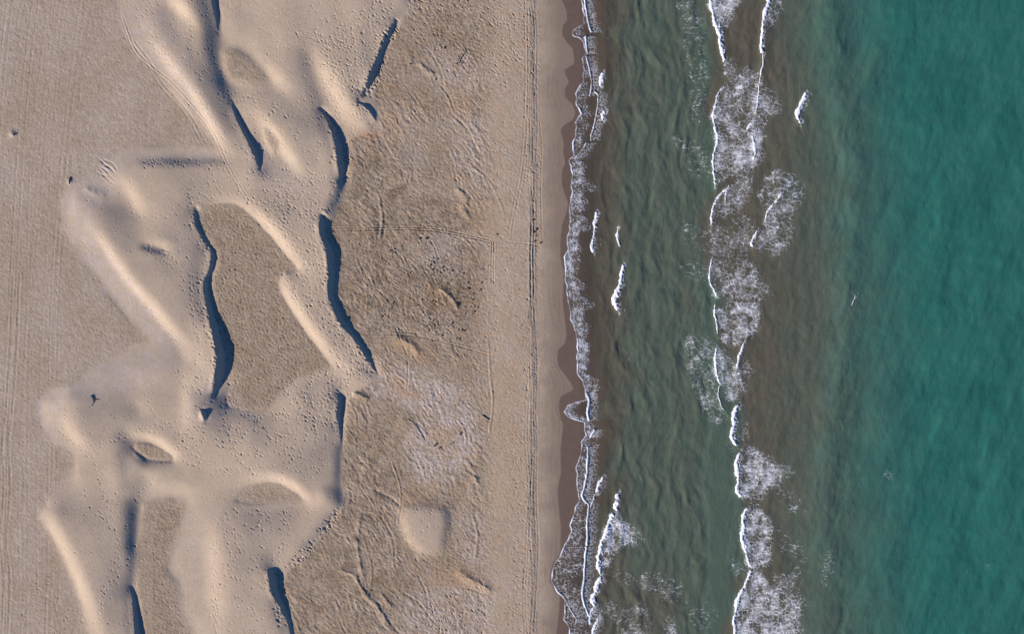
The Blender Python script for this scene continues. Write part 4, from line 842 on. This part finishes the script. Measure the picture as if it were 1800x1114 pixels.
# ------------------------------------------------------------------ small things lying on the sand
def small_mesh(name, verts, faces, material, loc, smooth=True):
    me = bpy.data.meshes.new(name); me.from_pydata([tuple(map(float, v)) for v in verts], [], faces); me.materials.append(material); me.update()
    if smooth: me.polygons.foreach_set('use_smooth', np.ones(len(me.polygons), bool))
    o = bpy.data.objects.new(name, me); COL.objects.link(o); o.location = loc; return o
def ground(u, v): return float(zsand(np.array([u], float), np.array([v], float))[0])
def tube(paths, nseg=7):
    vs_, fs = [], []
    for pts, r0, r1 in paths:
        pts = np.array(pts, float); base = len(vs_); n = len(pts)
        for i in range(n):
            tgt = pts[min(i+1, n-1)]-pts[max(i-1, 0)]; tgt /= np.linalg.norm(tgt)
            a = np.cross(tgt, [0, 0, 1] if abs(tgt[2]) < .9 else [1, 0, 0]); a /= np.linalg.norm(a); b = np.cross(tgt, a)
            r = r0+(r1-r0)*i/(n-1)
            for k in range(nseg):
                t = 2*math.pi*k/nseg; rr = r*(1+.18*math.sin(3*t+i*1.7)); vs_.append(pts[i]+a*rr*math.cos(t)+b*rr*math.sin(t))
        for i in range(n-1):
            for k in range(nseg):
                fs.append((base+i*nseg+k, base+i*nseg+(k+1) % nseg, base+(i+1)*nseg+(k+1) % nseg, base+(i+1)*nseg+k))
        fs.append(tuple(base+k for k in range(nseg))[::-1]); fs.append(tuple(base+(n-1)*nseg+k for k in range(nseg)))
    return vs_, fs
def lump(rx, ry, rz, seed, nl=5, nk=9):
    r = np.random.default_rng(seed); vs_ = [(0, 0, rz)]; fs = []
    for i in range(1, nl+1):
        ph = math.pi*.62*i/nl
        for k in range(nk):
            t = 2*math.pi*k/nk; q = 1+r.normal(0, .17); vs_.append((rx*q*math.sin(ph)*math.cos(t), ry*q*math.sin(ph)*math.sin(t), rz*q*math.cos(ph)))
    for k in range(nk): fs.append((0, 1+k, 1+(k+1) % nk))
    for i in range(nl-1):
        for k in range(nk):
            a = 1+i*nk; fs.append((a+k, a+nk+k, a+nk+(k+1) % nk, a+(k+1) % nk))
    return vs_, fs
# dried seaweed clumps on the back beach; a few stand in for dark holes
clumps = [(738,419),(750,419),(753,418),(686,441),(693,438),(760,474),(768,475),(780,476),(763,462),(770,455),(778,470),(795,476),(757,466),(812,474),(815,480),(824,507),(846,497),(832,516),(845,509),(831,527),(840,540),(835,547),(834,538),(760,529),(765,531),(784,529),(742,527),(692,532),(689,541),(762,563),(770,567),(775,571),(788,574),(750,573),(795,568),(812,580),(817,581),(806,579),(771,588),(777,589),(803,595),(808,595),(671,556),(822,497),(803,532),(804,536),(733,537),(738,553),(764,783),(774,786),(776,789),(767,780),(792,780),(797,777),(811,760),(809,763),(874,412),(940,424),(950,427),(942,415),(943,403),(938,408),(937,387),(803,112),(812,112),(722,113),(773,80),(782,84),(766,140)]
protos = []
for k in range(6):
    v_, f_ = lump(.14, .09, .07, 900+k); protos.append((v_, f_))
meshes = []
for k, (v_, f_) in enumerate(protos):
    me = bpy.data.meshes.new('seaweed_clump'); me.from_pydata([tuple(map(float, v)) for v in v_], [], f_); me.materials.append(WEED); me.update(); meshes.append(me)
for k, (u0, v0) in enumerate(clumps):
    o = bpy.data.objects.new('seaweed_clump', meshes[k % 6]); COL.objects.link(o); s_ = rng.uniform(.7, 1.35)
    o.location = (X(u0), Y(v0), ground(u0, v0)+.01); o.rotation_euler = (0, 0, rng.uniform(0, 6.3)); o.scale = (s_, s_, s_)
    zone = 'beside the berm near the swash, some standing in for dark holes' if u0 > 860 else 'on the back beach near the top edge' if v0 < 200 else 'on the pale lower back beach' if v0 > 700 else 'in the dark-speckled middle of the back beach'
    tag(o, 'small dark clump of dried seaweed '+zone, 'seaweed', 'seaweed clumps '+zone)
def gp(u, v, dz): return (X(u), Y(v), ground(u, v)+dz)
def rel(pts, o): return [tuple(np.array(p)-np.array(o)) for p in pts]
o0 = gp(168, 702, 0)
v_, f_ = tube([(rel([gp(163.5,694,.05), gp(166,698,.06), gp(168.5,702,.05)], o0), .05, .045), (rel([gp(168.5,702,.05), gp(168,706,.05), gp(165,713,.03)], o0), .04, .018), (rel([gp(168.5,702,.05), gp(173,702,.05), gp(177.5,701,.03)], o0), .032, .014)])
tag(small_mesh('forked_stick', v_, f_, DARKWOOD, o0), 'dark forked stick lying on pale sand at the left', 'stick')
o0 = gp(123.5, 318, 0)
v_, f_ = tube([(rel([gp(123.3,324,.02), gp(123.4,320,.04), gp(123.8,315,.06), gp(124.2,312,.04)], o0), .06, .045)])
tag(small_mesh('driftwood_stump', v_, f_, DARKWOOD, o0), 'short dark driftwood stump poking from sand at the edge of the left plain', 'driftwood')
o0 = gp(25, 238, 0); v_, f_ = lump(.16, .11, .06, 77, 6, 11)
tag(small_mesh('stone', v_, f_, STONE, (o0[0], o0[1], o0[2]+.02)), 'grey stone half buried in the flat plain near the left edge', 'stone')
o0 = gp(853, 734, 0)
v_, f_ = tube([(rel([gp(847.5,730,.03), gp(851,732.5,.05), gp(855,735,.05), gp(859.5,737.5,.03)], o0), .07, .05)])
tag(small_mesh('driftwood_log', v_, f_, WOOD, o0), 'short pale driftwood log on the pinkish beach below the middle', 'driftwood')
o0 = gp(811, 100, 0)
v_, f_ = tube([(rel([gp(807,111,.05), gp(810,104,.07), gp(814,97,.07), gp(820,89,.03)], o0), .06, .025), (rel([gp(810,104,.07), gp(807,102,.06), gp(805,99,.04)], o0), .03, .014)])
tag(small_mesh('driftwood_branch', v_, f_, DARKWOOD, o0), 'thin dark branch lying on the back beach near the top', 'driftwood')
print('done', round(time.time()-T0, 1), 'tris ~', sum(len(o.data.polygons)*2 for o in bpy.data.objects if o.type == 'MESH'))
